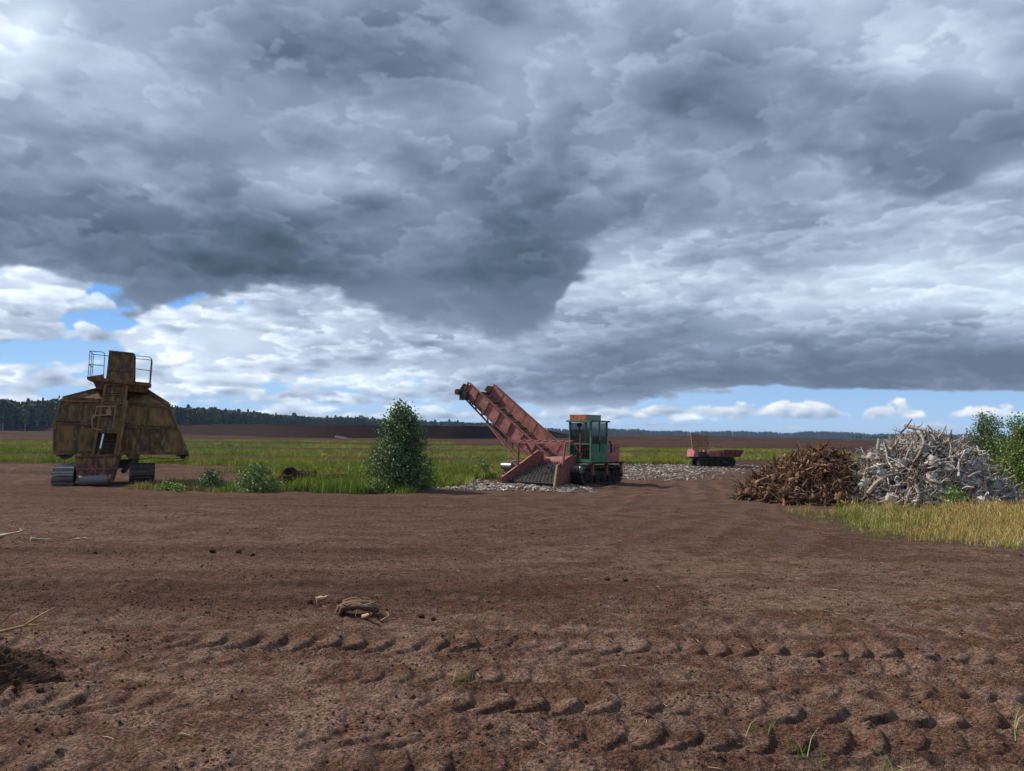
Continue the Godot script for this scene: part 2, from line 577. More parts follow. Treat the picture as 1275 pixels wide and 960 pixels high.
func ground_height(x: float, z: float) -> float:
	var r := sqrt(x * x + z * z)
	var h := 0.0
	if r > 45.0:
		# the bog swells gently towards the east
		h += 2.2 * smoothstep(120.0, 520.0, r) * smoothstep(-60.0, 90.0, x - 0.02 * r) * smoothstep(1500.0, 400.0, r) * smoothstep(0.62, 0.15, x / r)
		h += 0.5 * g_big.get_noise_2d(x * 0.01, z * 0.03) * smoothstep(45.0, 200.0, r)
		return h
	var near := smoothstep(40.0, 22.0, r)
	h += g_big.get_noise_2d(x * 0.35, z * 0.35) * 0.045
	h += g_mid.get_noise_2d(x, z) * 0.022
	if r > 6.0 and r < 32.0:
		for w in 2:
			var q := beside(way if w == 0 else old_way, x, z) + 0.22 * g_mid.get_noise_2d(x * 0.35, z * 0.35 + 40.0 * w)
			if absf(q) > 4.0:
				continue
			for u in ruts:
				var g: float = (q - u) / 0.24
				if absf(g) < 2.4:
					h += -0.020 * exp(-g * g) + 0.010 * exp(-pow(absf(g) - 1.5, 2.0) * 4.0)
	if r < 14.0:
		h += g_small.get_noise_2d(x, z) * 0.016 * near
		for k in tracks.size():
			var t: Array = tracks[k]
			var c: float = (z - track_at(k, x)) / t[3]
			if absf(c) > 1.6:
				continue
			var wob := g_mid.get_noise_2d(x * 0.8 + 31.0 * k, z * 0.8)
			var fade: float = clampf(0.68 + 0.25 * smoothstep(-1.5, 0.5, x) + 1.3 * g_big.get_noise_2d(x * 0.8 + 17.0 * k, 3.0), 0.08, 1.25)
			var inside := smoothstep(1.05, 0.75, absf(c))
			var lean: float = t[6]
			var phase: float = (x * signf(lean) + 0.34 * c * t[3] * signf(lean) + 0.5 * c * c * t[3]) / t[4] + wob * 0.5
			var f := phase - floorf(phase)
			# each lug leaves a step: a long slope, then a steep drop
			var step := smoothstep(0.0, 0.72, f) * (1.0 - smoothstep(0.80, 0.97, f)) - 0.45
			h += inside * fade * t[5] * (step * (1.0 + 0.5 * wob) - 0.25)
			h += fade * t[5] * 0.5 * exp(-pow(absf(c) - 1.12, 2.0) * 22.0) * (1.0 + 1.4 * wob)
	if r < 12.0:
		h += g_crumb.get_noise_2d(x, z) * 0.012 * smoothstep(12.0, 7.0, r)
	return h

# 0 bare peat to 1 under grass
func grassy(x: float, z: float) -> float:
	var wob := g_mid.get_noise_2d(x * 0.7, z * 0.7) * 0.9 + g_big.get_noise_2d(x * 0.5, z * 0.5) * 0.8
	# tawny grass before the root heaps
	var edge := 6.1 + maxf(0.0, -13.8 - z) * 0.05 + maxf(0.0, z + 13.8) * 1.2 + wob * 0.35
	if x > edge and z < -11.6 and z > -18.7 - maxf(0.0, x - 12.0) * 2.2:
		return 1.0
	return 0.0

func peat_color(x: float, z: float) -> Color:
	var r := sqrt(x * x + z * z)
	var big := g_big.get_noise_2d(x * 0.22 + 40.0, z * 0.5)
	var mid := g_mid.get_noise_2d(x * 0.9 + 9.0, z * 1.6)
	var small := g_small.get_noise_2d(x * 0.7, z * 0.9)
	var c := Color(0.146, 0.083, 0.062)
	var damp := smoothstep(0.05, 0.55, big * 0.8 + mid * 0.6 - 0.02)
	c = c.lerp(Color(0.085, 0.050, 0.038), damp * 0.8)
	var dry := 0.0
	if r < 45.0:
		# crusted, greyer peat where wheels have pressed it, and on the right-hand side of the yard
		dry = smoothstep(-0.05, 0.5, mid * 0.75 + small * 0.55 - big * 0.5 + 0.16 * smoothstep(-2.0, 4.0, x) + 0.10 * smoothstep(8.0, 4.5, -z))
		for k in tracks.size():
			var q: float = absf(z - track_at(k, x)) / tracks[k][3]
			if q < 1.5:
				dry = maxf(dry, 0.75 * smoothstep(1.5, 0.7, q) * smoothstep(-0.25, 0.35, mid + small + 0.1))
		if r > 6.0:
			for w in 2:
				var q := beside(way if w == 0 else old_way, x, z) + 0.22 * g_mid.get_noise_2d(x * 0.35, z * 0.35 + 40.0 * w)
				if absf(q) > 4.0:
					continue
				for u in ruts:
					dry = maxf(dry, 0.8 * smoothstep(0.5, 0.1, absf(q - u)) * smoothstep(-0.5, 0.3, mid + 0.4 * big))
		c = c.lerp(Color(0.275, 0.192, 0.155), dry * lerpf(0.72, 0.5, smoothstep(7.0, 14.0, r)))
		# dark loose peat, ploughed up in a long patch in front of the old stump
		var patch := smooth_bump((z + 8.6 + 0.10 * (x + 3.0)) / 1.5) * smoothstep(3.0, 0.0, x) + 0.8 * smooth_bump((z + 11.6 + 0.05 * x) / 0.8) * smoothstep(1.0, -2.0, x)
		c = c.lerp(Color(0.088, 0.048, 0.034), clampf(patch * (0.75 + mid), 0.0, 0.9))
		if grassy(x, z) > 0.5:
			c = c.lerp(Color(0.12, 0.10, 0.055), 0.7)
	else:
		# milled fields in long strips
		var strip := g_mid.get_noise_2d(3.0, z * 0.07 + 0.01 * x)
		c = Color(0.125, 0.067, 0.050).lerp(Color(0.070, 0.040, 0.034), smoothstep(-0.2, 0.5, strip + big * 0.3))
		c = c.lerp(Color(0.15, 0.082, 0.058), smoothstep(0.1, 0.6, -strip + big * 0.2) * 0.7)
	return c

func peat_textures() -> StandardMaterial3D:
	var size := 1024
	var a := noise(71, 0.012, 5).get_seamless_image(size, size)
	var b := noise(72, 0.055, 4).get_seamless_image(size, size)
	var c := noise(73, 0.16, 2).get_seamless_image(size, size)
	for i in [a, b, c]:
		i.convert(Image.FORMAT_L8)
	var da := a.get_data()
	var db := b.get_data()
	var dc := c.get_data()
	var tone := PackedFloat32Array()
	tone.resize(size * size)
	for k in size * size:
		tone[k] = 0.84 + (da[k] - 128) * 0.0018 + (db[k] - 128) * 0.0042 + (dc[k] - 128) * 0.0030
	# torn fibres of the peat: thin pale or dark strokes
	var rng := RandomNumberGenerator.new()
	rng.seed = 9
	for k in 15000:
		var x := rng.randf() * size
		var y := rng.randf() * size
		var ang := rng.randf() * TAU if rng.randf() < 0.5 else rng.randfn(0.0, 0.5)
		var lift := rng.randf_range(0.06, 0.16) if rng.randf() < 0.62 else -rng.randf_range(0.10, 0.34)
		for s in rng.randi_range(4, 22):
			var at := posmod(int(y), size) * size + posmod(int(x), size)
			tone[at] = lerpf(tone[at], 0.84 + lift, 0.75)
			x += cos(ang)
			y += sin(ang)
			ang += rng.randfn(0.0, 0.12)
	var color := PackedByteArray()
	color.resize(size * size * 3)
	var height := PackedByteArray()
	height.resize(size * size)
	for k in size * size:
		var t := clampf(tone[k], 0.12, 1.0)
		color[k * 3] = int(t * 255.0)
		color[k * 3 + 1] = int(t * 250.0)
		color[k * 3 + 2] = int(t * 246.0)
		height[k] = int(t * 255.0)
	var m := StandardMaterial3D.new()
	m.albedo_texture = ImageTexture.create_from_image(Image.create_from_data(size, size, false, Image.FORMAT_RGB8, color))
	m.albedo_color = Color(1, 1, 1)
	var bump := Image.create_from_data(size, size, false, Image.FORMAT_L8, height)
	bump.convert(Image.FORMAT_RGBA8)
	bump.bump_map_to_normal_map(14.0)
	m.normal_enabled = true
	m.normal_texture = ImageTexture.create_from_image(bump)
	m.normal_scale = 1.0
	m.vertex_color_use_as_albedo = true
	m.uv1_triplanar = true
	m.uv1_world_triplanar = true
	m.uv1_scale = Vector3(0.62, 0.62, 0.62)
	m.roughness = 0.97
	m.metallic_specular = 0.2
	return m

func build_ground() -> void:
	g_big = noise(101, 0.45, 3)
	g_mid = noise(102, 0.9, 4)
	g_small = noise(103, 3.2, 4)
	g_crumb = noise(104, 14.0, 3)
	# one sheet, closely meshed in the yard and ever wider towards the horizon
	var rs := PackedFloat32Array([0.0, 0.8, 1.6, 2.4, 2.9])
	while rs[-1] < 26.0:
		rs.append(rs[-1] * 1.0058)
	while rs[-1] < 60.0:
		rs.append(rs[-1] * 1.02)
	while rs[-1] < 9000.0:
		rs.append(rs[-1] * 1.06)
	var az := PackedFloat32Array()
	var a := -180.0
	while a < 180.01:
		az.append(deg_to_rad(a))
		a += 0.14 if absf(a + 0.07) < 37.0 else 4.0 if absf(a) > 50.0 else 1.0
	if az[-1] < PI - 0.001:
		az.append(PI)
	var rows := rs.size()
	var cols := az.size()
	var v := PackedVector3Array()
	v.resize(rows * cols)
	var c := PackedColorArray()
	c.resize(rows * cols)
	for i in rows:
		for j in cols:
			var x := sin(az[j]) * rs[i]
			var z := -cos(az[j]) * rs[i]
			v[i * cols + j] = Vector3(x, ground_height(x, z) if rs[i] > 2.0 else 0.0, z)
			c[i * cols + j] = peat_color(x, z)
	var n := PackedVector3Array()
	n.resize(rows * cols)
	for i in rows:
		for j in cols:
			if i == 0:
				n[j] = Vector3.UP
				continue
			var du := v[i * cols + mini(j + 1, cols - 1)] - v[i * cols + maxi(j - 1, 0)]
			var dr := v[mini(i + 1, rows - 1) * cols + j] - v[(i - 1) * cols + j]
			var m := du.cross(dr).normalized()
			n[i * cols + j] = m if m.y > 0 else -m
	var idx := PackedInt32Array()
	for i in rows - 1:
		for j in cols - 1:
			var p := i * cols + j
			idx.append_array(PackedInt32Array([p, p + cols, p + cols + 1, p, p + cols + 1, p + 1]) if i > 0 else PackedInt32Array([p, p + cols, p + cols + 1]))
	var arrays := []
	arrays.resize(Mesh.ARRAY_MAX)
	arrays[Mesh.ARRAY_VERTEX] = v
	arrays[Mesh.ARRAY_NORMAL] = n
	arrays[Mesh.ARRAY_COLOR] = c
	arrays[Mesh.ARRAY_INDEX] = idx
	var mesh := ArrayMesh.new()
	mesh.add_surface_from_arrays(Mesh.PRIMITIVE_TRIANGLES, arrays)
	peat_material = peat_textures()
	peat_dark = peat_material.duplicate()
	peat_dark.vertex_color_use_as_albedo = false
	peat_dark.albedo_color = srgb(0.082, 0.047, 0.035)
	var o := hold("ground", mesh, peat_material, self)
	tag(o, "", "", "", "structure")

var peat_material: StandardMaterial3D
var peat_dark: StandardMaterial3D

# ------------------------------------------------------------------ machines
var M := {}

func make_materials() -> void:
	var ochre := [[0.0, srgb(0.07, 0.04, 0.022)], [0.30, srgb(0.13, 0.072, 0.027)], [0.42, srgb(0.18, 0.103, 0.034)], [0.56, srgb(0.21, 0.124, 0.039)], [1.0, srgb(0.29, 0.182, 0.055)]]
	M.ochre = weathered(201, 0.03, ochre, Vector3(0.6, 0.24, 0.6))
	var dirty := [[0.0, srgb(0.045, 0.028, 0.018)], [0.40, srgb(0.088, 0.051, 0.024)], [0.55, srgb(0.13, 0.075, 0.028)], [0.70, srgb(0.17, 0.102, 0.035)], [0.84, srgb(0.27, 0.19, 0.055)], [1.0, srgb(0.38, 0.29, 0.085)]]
	M.ochre_dirty = weathered(205, 0.03, dirty, Vector3(0.6, 0.3, 0.6))
	var rusty := [[0.0, srgb(0.05, 0.022, 0.016)], [0.45, srgb(0.11, 0.048, 0.03)], [0.62, srgb(0.20, 0.11, 0.05)], [1.0, srgb(0.34, 0.2, 0.08)]]
	M.rust = weathered(207, 0.02, rusty, Vector3(0.9, 0.5, 0.9))
	var red := [[0.0, srgb(0.16, 0.07, 0.055)], [0.28, srgb(0.25, 0.09, 0.083)], [0.42, srgb(0.33, 0.115, 0.112)], [0.65, srgb(0.38, 0.14, 0.138)], [1.0, srgb(0.46, 0.22, 0.20)]]
	M.red = weathered(211, 0.02, red, Vector3(0.6, 0.6, 0.6), 0.75)
	var dull := [[0.0, srgb(0.09, 0.045, 0.038)], [0.4, srgb(0.18, 0.065, 0.058)], [0.6, srgb(0.26, 0.09, 0.083)], [1.0, srgb(0.33, 0.13, 0.12)]]
	M.red_dull = weathered(213, 0.03, dull, Vector3(0.8, 0.8, 0.8), 0.8)
	var green := [[0.0, srgb(0.03, 0.05, 0.035)], [0.3, srgb(0.035, 0.12, 0.065)], [0.5, srgb(0.04, 0.17, 0.095)], [1.0, srgb(0.07, 0.24, 0.13)]]
	M.green = weathered(215, 0.014, green, Vector3(0.8, 0.8, 0.8), 0.6)
	var steel := [[0.0, srgb(0.012, 0.011, 0.011)], [0.5, srgb(0.035, 0.03, 0.028)], [0.75, srgb(0.09, 0.07, 0.055)], [1.0, srgb(0.16, 0.13, 0.11)]]
	M.steel = weathered(217, 0.03, steel, Vector3(1.2, 1.2, 1.2), 0.55)
	M.worn = weathered(219, 0.05, [[0.0, srgb(0.08, 0.07, 0.065)], [0.45, srgb(0.22, 0.21, 0.205)], [1.0, srgb(0.55, 0.55, 0.56)]], Vector3(1.5, 1.5, 1.5), 0.4)
	M.worn.metallic = 0.5
	M.chrome = plain(Color(0.55, 0.62, 0.72), 0.22, 1.0)
	M.black = plain(Color(0.014, 0.012, 0.011), 0.85)
	M.pipe = plain(Color(0.16, 0.15, 0.145), 0.6, 0.2)
	M.tan = weathered(221, 0.03, [[0.0, srgb(0.16, 0.09, 0.045)], [0.5, srgb(0.34, 0.23, 0.11)], [1.0, srgb(0.5, 0.38, 0.2)]], Vector3(1, 1, 1), 0.8)
	M.orange = weathered(223, 0.02, [[0.0, srgb(0.2, 0.06, 0.03)], [0.4, srgb(0.45, 0.12, 0.04)], [1.0, srgb(0.6, 0.2, 0.07)]], Vector3(1, 1, 1), 0.6)
	M.glass = StandardMaterial3D.new()
	M.glass.transparency = BaseMaterial3D.TRANSPARENCY_ALPHA
	M.glass.albedo_color = Color(0.16, 0.22, 0.19, 0.42)
	M.glass.roughness = 0.05
	M.glass.metallic_specular = 0.5

# one crawler: shoes on a loop, wheels inside. It runs along local z, its middle at the origin of the ground.
func crawler(owner_node: Node3D, at: Vector3, length: float, high: float, wide: float, shoe_material: Material, wheels: int) -> void:
	var r := high * 0.5
	var straight := length - high
	var total := 2.0 * straight + TAU * r
	var count := int(total / 0.17)
	var belt := Shape.new()
	for k in count:
		var s := (k + 0.5) * total / count
		var p := Vector3.ZERO
		var out := Vector3.ZERO
		if s < straight:
			p = Vector3(0, 0, -straight / 2 + s); out = Vector3.DOWN
		elif s < straight + PI * r:
			var t := (s - straight) / r
			out = Vector3(0, -cos(t), sin(t)); p = Vector3(0, r, straight / 2) + out * r; p.y = r - cos(t) * r; p.z = straight / 2 + sin(t) * r
		elif s < 2 * straight + PI * r:
			p = Vector3(0, high - 0.035 * sin(PI * (s - straight - PI * r) / straight * 2.0) * sin(PI * (s - straight - PI * r) / straight * 2.0), straight / 2 - (s - straight - PI * r)); out = Vector3.UP
		else:
			var t := (s - 2 * straight - PI * r) / r
			out = Vector3(0, cos(t), -sin(t)); p = Vector3(0, r + cos(t) * r, -straight / 2 - sin(t) * r)
		var along := out.cross(Vector3.RIGHT).normalized()
		var tr := Transform3D(Basis(Vector3.RIGHT, out, along), at + p)
		belt.box(Vector3(-wide / 2, -0.045, -0.070), Vector3(wide / 2, -0.012, 0.070), tr)
		belt.box(Vector3(-wide / 2 + 0.01, -0.014, -0.012), Vector3(wide / 2 - 0.01, 0.030, 0.018), tr)
		belt.box(Vector3(-0.05, -0.10, -0.04), Vector3(0.05, -0.043, 0.04), tr)
	part("track_belt", belt, shoe_material, owner_node)
	for k in wheels:
		var w := Shape.new()
		var big := k == 0 or k == wheels - 1
		var wr := r - 0.06 if big else r * 0.44
		var zz := -straight / 2 + straight * k / (wheels - 1.0)
		var yy := r if big else wr + 0.05
		w.cylinder(at + Vector3(-wide * 0.34, yy, zz), at + Vector3(wide * 0.34, yy, zz), wr, 16)
		w.cylinder(at + Vector3(-wide * 0.42, yy, zz), at + Vector3(wide * 0.42, yy, zz), wr * 0.35, 10)
		part("road_wheel" if not big else "drive_wheel", w, M.black, owner_node)
	var beam := Shape.new()
	beam.box(at + Vector3(-wide * 0.2, high * 0.42, -straight / 2), at + Vector3(wide * 0.2, high * 0.7, straight / 2))
	part("track_frame", beam, M.steel, owner_node)

func rail(called: String, owner_node: Node3D, points: Array, r: float, material: Material) -> void:
	var s := Shape.new()
	for k in points.size() - 1:
		s.cylinder(points[k], points[k + 1], r, 6)
	part(called, s, material, owner_node)

func lean_back(y: float) -> float:
	return -0.10 * clampf((y - 1.86) / 0.72, 0.0, 1.0) - 0.62 * clampf((y - 2.58) / 0.44, 0.0, 1.0)

# a panel of sheet metal on the plane z = at: corners in x, y, with a stiffening frame of angle iron round it
func sheet(owner_node: Node3D, called: String, corners: Array, at: float, thick: float, material: Material, frame: Material) -> void:
	var s := Shape.new()
	var p := []
	var middle := Vector2.ZERO
	for c in corners:
		middle += c / corners.size()
	for c in corners:
		var q: Vector2 = c + (middle - c).normalized() * 0.012
		p.append(Vector3(q.x, q.y, at + lean_back(q.y)))
	s.plate(p, Vector3(0, 0, -thick))
	var o := part(called, s, material, owner_node)
	if frame:
		var f := Shape.new()
		for k in corners.size():
			var a: Vector2 = corners[k] + (middle - corners[k]).normalized() * 0.03
			var b: Vector2 = corners[(k + 1) % corners.size()] + (middle - corners[(k + 1) % corners.size()]).normalized() * 0.03
			f.bar(Vector3(a.x, a.y, at + 0.02 + lean_back(a.y)), Vector3(b.x, b.y, at + 0.02 + lean_back(b.y)), 0.055, 0.05, Vector3(0, 0, 1))
		part("frame", f, frame, o)

func build_harvester() -> void:
	var t := thing("peat_harvester", "tall rusty ochre peat harvester with railed platform and tapered hopper on crawler tracks", "harvester", Vector3(-12.36, 0, -25.3), deg_to_rad(23.0))
	t.scale = Vector3(0.91, 1, 0.91)
	crawler(t, Vector3(-1.72, 0, -0.15), 2.7, 0.56, 0.64, M.worn, 5)
	crawler(t, Vector3(0.62, 0, -0.35), 2.7, 0.56, 0.74, M.steel, 5)
	# chassis between the tracks
	var ch := Shape.new()
	ch.box(Vector3(-1.45, 0.45, -1.2), Vector3(0.35, 0.72, -0.55))
	ch.bar(Vector3(0.30, 0.55, -0.3), Vector3(0.32, 0.98, -0.3), 0.34, 0.2, Vector3(0, 0, 1))
	ch.bar(Vector3(-1.2, 0.6, -0.6), Vector3(-1.2, 1.0, -0.6), 0.3, 0.2, Vector3(0, 0, 1))
	ch.bar(Vector3(0.0, 0.35, 0.1), Vector3(0.42, 0.86, -0.2), 0.16, 0.1)
	part("chassis", ch, M.steel, t)
	# hopper: closed shell behind the panels, its roof sloping back
	var levels := [[0.93, -2.14, 2.10], [1.86, -2.16, 1.70], [2.58, -2.03, 1.38], [3.02, -0.95, 0.66]]
	var shell := Shape.new()
	for k in 3:
		var p := []
		for j in 2:
			var q: Array = levels[k + j]
			var y0: float = q[0] - (0.03 * (1 - j) if k == 0 else 0.0)
			var zf: float = lean_back(q[0]) - 0.045
			var zb: float = -2.1 - lean_back(q[0])
			p.append_array([Vector3(q[1], y0, zf), Vector3(q[2], y0, zf), Vector3(q[2], y0, zb), Vector3(q[1], y0, zb)])
		shell.hull(p)
	var hop := part("hopper_shell", shell, M.ochre, t)
	var trim := Shape.new()
	for k in 4:
		var q: Array = levels[k]
		var z: float = lean_back(q[0]) + 0.0
		trim.bar(Vector3(q[1] - 0.03, q[0], z), Vector3(q[2] + 0.03, q[0], z), 0.07, 0.06)
		trim.bar(Vector3(q[2], q[0], z), Vector3(q[2], q[0], -2.1 - z), 0.06, 0.06)
		trim.bar(Vector3(q[1], q[0], z), Vector3(q[1], q[0], -2.1 - z), 0.06, 0.06)
		if k < 3:
			var w: Array = levels[k + 1]
			trim.bar(Vector3(q[1], q[0], z), Vector3(w[1], w[0], lean_back(w[0])), 0.06, 0.06, Vector3(0, 0, 1))
			trim.bar(Vector3(q[2], q[0], z), Vector3(w[2], w[0], lean_back(w[0])), 0.06, 0.06, Vector3(0, 0, 1))
	part("rim", trim, M.ochre, hop)
	# panels, left of the elevator
	sheet(t, "panel", [Vector2(-2.13, 0.97), Vector2(-1.52, 0.96), Vector2(-1.50, 1.88), Vector2(-2.15, 1.91)], 0.0, 0.04, M.ochre, M.ochre_dirty)
	sheet(t, "panel", [Vector2(-1.50, 0.96), Vector2(-0.90, 0.95), Vector2(-0.86, 1.85), Vector2(-1.48, 1.88)], 0.0, 0.04, M.ochre, M.ochre_dirty)
	sheet(t, "panel", [Vector2(-2.13, 1.95), Vector2(-1.44, 1.92), Vector2(-1.40, 2.62), Vector2(-2.01, 2.65)], 0.0, 0.04, M.ochre_dirty, M.ochre_dirty)
	sheet(t, "panel", [Vector2(-1.42, 1.92), Vector2(-0.80, 1.89), Vector2(-0.74, 2.59), Vector2(-1.38, 2.62)], 0.0, 0.04, M.ochre_dirty, M.ochre_dirty)
	sheet(t, "panel", [Vector2(-2.0, 2.68), Vector2(-0.74, 2.62), Vector2(-0.70, 3.04), Vector2(-0.95, 3.04)], 0.0, 0.04, M.rust, M.ochre_dirty)
	# panels, right of the elevator
	sheet(t, "panel", [Vector2(-0.10, 0.95), Vector2(0.58, 0.94), Vector2(0.60, 1.80), Vector2(-0.06, 1.83)], 0.0, 0.04, M.ochre_dirty, M.rust)
	sheet(t, "panel", [Vector2(0.60, 0.94), Vector2(1.24, 0.93), Vector2(1.24, 1.78), Vector2(0.62, 1.80)], 0.0, 0.04, M.ochre_dirty, M.rust)
	sheet(t, "panel", [Vector2(1.26, 0.93), Vector2(2.06, 0.92), Vector2(1.71, 1.76), Vector2(1.26, 1.78)], 0.0, 0.04, M.ochre, M.ochre_dirty)
	sheet(t, "panel", [Vector2(-0.04, 1.87), Vector2(0.66, 1.84), Vector2(0.72, 2.50), Vector2(0.02, 2.54)], 0.0, 0.04, M.ochre, M.ochre_dirty)
	sheet(t, "panel", [Vector2(0.68, 1.84), Vector2(1.69, 1.80), Vector2(1.40, 2.46), Vector2(0.74, 2.50)], 0.0, 0.04, M.ochre, M.ochre_dirty)
	sheet(t, "panel", [Vector2(0.04, 2.57), Vector2(1.37, 2.49), Vector2(0.66, 2.94), Vector2(0.06, 2.97)], 0.0, 0.04, M.ochre, M.ochre_dirty)
	# gussets and rollers under the hopper
	var g := Shape.new()
	g.plate([Vector3(0.05, 0.92, -0.02), Vector3(0.55, 0.92, -0.02), Vector3(0.42, 0.76, -0.02), Vector3(0.16, 0.76, -0.02)], Vector3(0, 0, -0.4))
	part("gusset", g, M.ochre, t)
	for x in [-1.85, 1.93]:
		var lip := Shape.new()
		lip.cylinder(Vector3(x, 0.84, -0.1), Vector3(x, 0.84, -2.0), 0.10, 10)
		lip.box(Vector3(x - 0.22, 0.84, -2.0), Vector3(x + 0.18, 0.91, -0.1))
		part("floor_roller", lip, M.steel, t)
	rail("hose", t, [Vector3(1.98, 0.82, -0.05), Vector3(1.6, 0.76, 0.02), Vector3(0.9, 0.80, 0.02), Vector3(0.45, 0.74, 0.0)], 0.014, M.black)
	rail("hose", t, [Vector3(2.05, 0.92, 0.0), Vector3(2.12, 0.80, 0.0), Vector3(1.9, 0.70, 0.0), Vector3(1.1, 0.66, 0.0)], 0.014, M.black)
	# elevator: an upright trough in the middle, leaning back
	var e := Shape.new()
	e.hull([Vector3(-0.96, 0.90, 0.50), Vector3(-0.88, 0.90, 0.50), Vector3(-0.88, 0.90, 0.0), Vector3(-0.96, 0.90, 0.0), Vector3(-0.68, 3.12, 0.24), Vector3(-0.60, 3.12, 0.24), Vector3(-0.60, 3.12, -0.2), Vector3(-0.68, 3.12, -0.2)])
	e.hull([Vector3(-0.28, 0.90, 0.50), Vector3(-0.20, 0.90, 0.50), Vector3(-0.20, 0.90, 0.0), Vector3(-0.28, 0.90, 0.0), Vector3(0.00, 3.12, 0.24), Vector3(0.08, 3.12, 0.24), Vector3(0.08, 3.12, -0.2), Vector3(0.00, 3.12, -0.2)])
	var el := part("elevator_frame", e, M.ochre, t)
	var post := Shape.new()
	post.bar(Vector3(-0.14, 0.86, 0.56), Vector3(0.06, 2.62, 0.36), 0.12, 0.08, Vector3(1, 0, 0))
	part("corner_post", post, M.ochre, el)
	for q in [[0.30, 0.52, 0], [0.53, 0.74, 1], [0.75, 0.86, 1], [0.87, 1.0, 1]]:
		var pan := Shape.new()
		var a: float = q[0]
		var b: float = q[1]
		var y0 := lerpf(0.9, 3.12, a) + 0.01
		var y1 := lerpf(0.9, 3.12, b) - 0.01
		var xa := lerpf(-0.88, -0.60, a)
		var xb := lerpf(-0.88, -0.60, b)
		var za := lerpf(0.44, 0.18, a)
		var zb := lerpf(0.44, 0.18, b)
		if a > 0.32:
			pan.hull([Vector3(xa, y0, za), Vector3(xa + 0.60, y0, za), Vector3(xa + 0.60, y0, za - 0.04), Vector3(xa, y0, za - 0.04), Vector3(xb, y1, zb), Vector3(xb + 0.60, y1, zb), Vector3(xb + 0.60, y1, zb - 0.04), Vector3(xb, y1, zb - 0.04)])
			part("panel", pan, M.ochre_dirty, t)
		else:
			pan.hull([Vector3(xa, y0, za), Vector3(xa + 0.60, y0, za), Vector3(xa + 0.60, y0, za - 0.04), Vector3(xa, y0, za - 0.04), Vector3(xb, y1, zb), Vector3(xb + 0.60, y1, zb), Vector3(xb + 0.60, y1, zb - 0.04), Vector3(xb, y1, zb - 0.04)])
			part("panel", pan, M.ochre, t)
		var lip := Shape.new()
		lip.bar(Vector3(xb, y1, zb + 0.02), Vector3(xb + 0.60, y1, zb + 0.02), 0.05, 0.04)
		part("crossbar", lip, M.ochre, t)
	# scraper slats in the dark mouth of the elevator
	for k in 5:
		var s := Shape.new()
		var y := 0.98 + 0.12 * k
		s.box(Vector3(-0.86 + 0.012 * k, y, 0.06), Vector3(-0.27 + 0.012 * k, y + 0.03, 0.14))
		part("scraper", s, M.steel, t)
	# pipework in front of the elevator
	rail("pipe", t, [Vector3(-0.52, 2.14, 0.62), Vector3(-0.93, 2.12, 0.64), Vector3(-0.98, 1.98, 0.64), Vector3(-0.94, 1.72, 0.64), Vector3(-0.62, 1.66, 0.62)], 0.02, M.tan)
	rail("pipe", t, [Vector3(-0.86, 2.4, 0.5), Vector3(-0.28, 2.42, 0.5)], 0.016, M.tan)
	rail("pipe", t, [Vector3(-0.86, 2.4, 0.5), Vector3(-0.90, 2.05, 0.55)], 0.016, M.tan)
	rail("pipe", t, [Vector3(-0.28, 2.42, 0.5), Vector3(-0.34, 1.72, 0.55), Vector3(-0.8, 1.68, 0.58)], 0.016, M.tan)
	var motor := Shape.new()
	motor.box(Vector3(-0.56, 2.14, 0.36), Vector3(-0.40, 2.32, 0.52))
	motor.cylinder(Vector3(-0.48, 2.32, 0.44), Vector3(-0.48, 2.4, 0.44), 0.05, 10)
	part("valve_block", motor, M.tan, t)
	var tank := Shape.new()
	tank.cylinder(Vector3(-1.12, 1.78, 0.62), Vector3(-0.98, 1.78, 0.62), 0.03, 8)
	part("hose_end", tank, M.black, t)
	# hydraulic ram
	var ram := Shape.new()
	ram.cylinder(Vector3(-0.50, 2.02, 0.58), Vector3(-0.60, 1.55, 0.74), 0.05, 10)
	var rm := part("hydraulic_ram", ram, M.steel, t)
	var rod := Shape.new()
	rod.cylinder(Vector3(-0.60, 1.56, 0.735), Vector3(-0.67, 1.10, 0.86), 0.034, 10)
	part("rod", rod, M.chrome, rm)
	var clevis := Shape.new()
	clevis.cylinder(Vector3(-0.67, 1.10, 0.86), Vector3(-0.73, 0.86, 0.94), 0.055, 10)
	part("clevis", clevis, M.steel, rm)
	# gathering box with its roller
	var bx := Shape.new()
	var lo := [Vector3(-1.30, 0.10, 1.15), Vector3(-0.22, 0.10, 1.15), Vector3(-0.22, 0.10, 0.55), Vector3(-1.30, 0.10, 0.55)]
	var hi := [Vector3(-1.36, 0.86, 1.12), Vector3(-0.16, 0.90, 1.12), Vector3(-0.02, 0.92, 0.45), Vector3(-1.28, 0.88, 0.45)]
	bx.quad(lo[0], lo[1], hi[1], hi[0], Vector3(0, 0, 1))
	bx.quad(lo[1], lo[2], hi[2], hi[1], Vector3(1, 0, 0))
	bx.quad(lo[3], lo[0], hi[0], hi[3], Vector3(-1, 0, 0))
	bx.quad(lo[2], lo[3], hi[3], hi[2], Vector3(0, 0, -1))
	bx.quad(lo[0], lo[1], lo[2], lo[3], Vector3(0, -1, 0))
	var gb := part("gathering_box", bx, M.rust, t)
	var bd := Shape.new()
	bd.bar(Vector3(-1.38, 0.88, 1.14), Vector3(-0.14, 0.92, 1.14), 0.06, 0.05)
	bd.bar(Vector3(-0.14, 0.92, 1.14), Vector3(0.0, 0.94, 0.45), 0.06, 0.05)
	bd.bar(Vector3(-1.33, 0.48, 1.15), Vector3(-0.19, 0.50, 1.15), 0.035, 0.05)
	bd.bar(Vector3(-0.17, 0.5, 1.13), Vector3(-0.08, 0.5, 0.5), 0.05, 0.05)
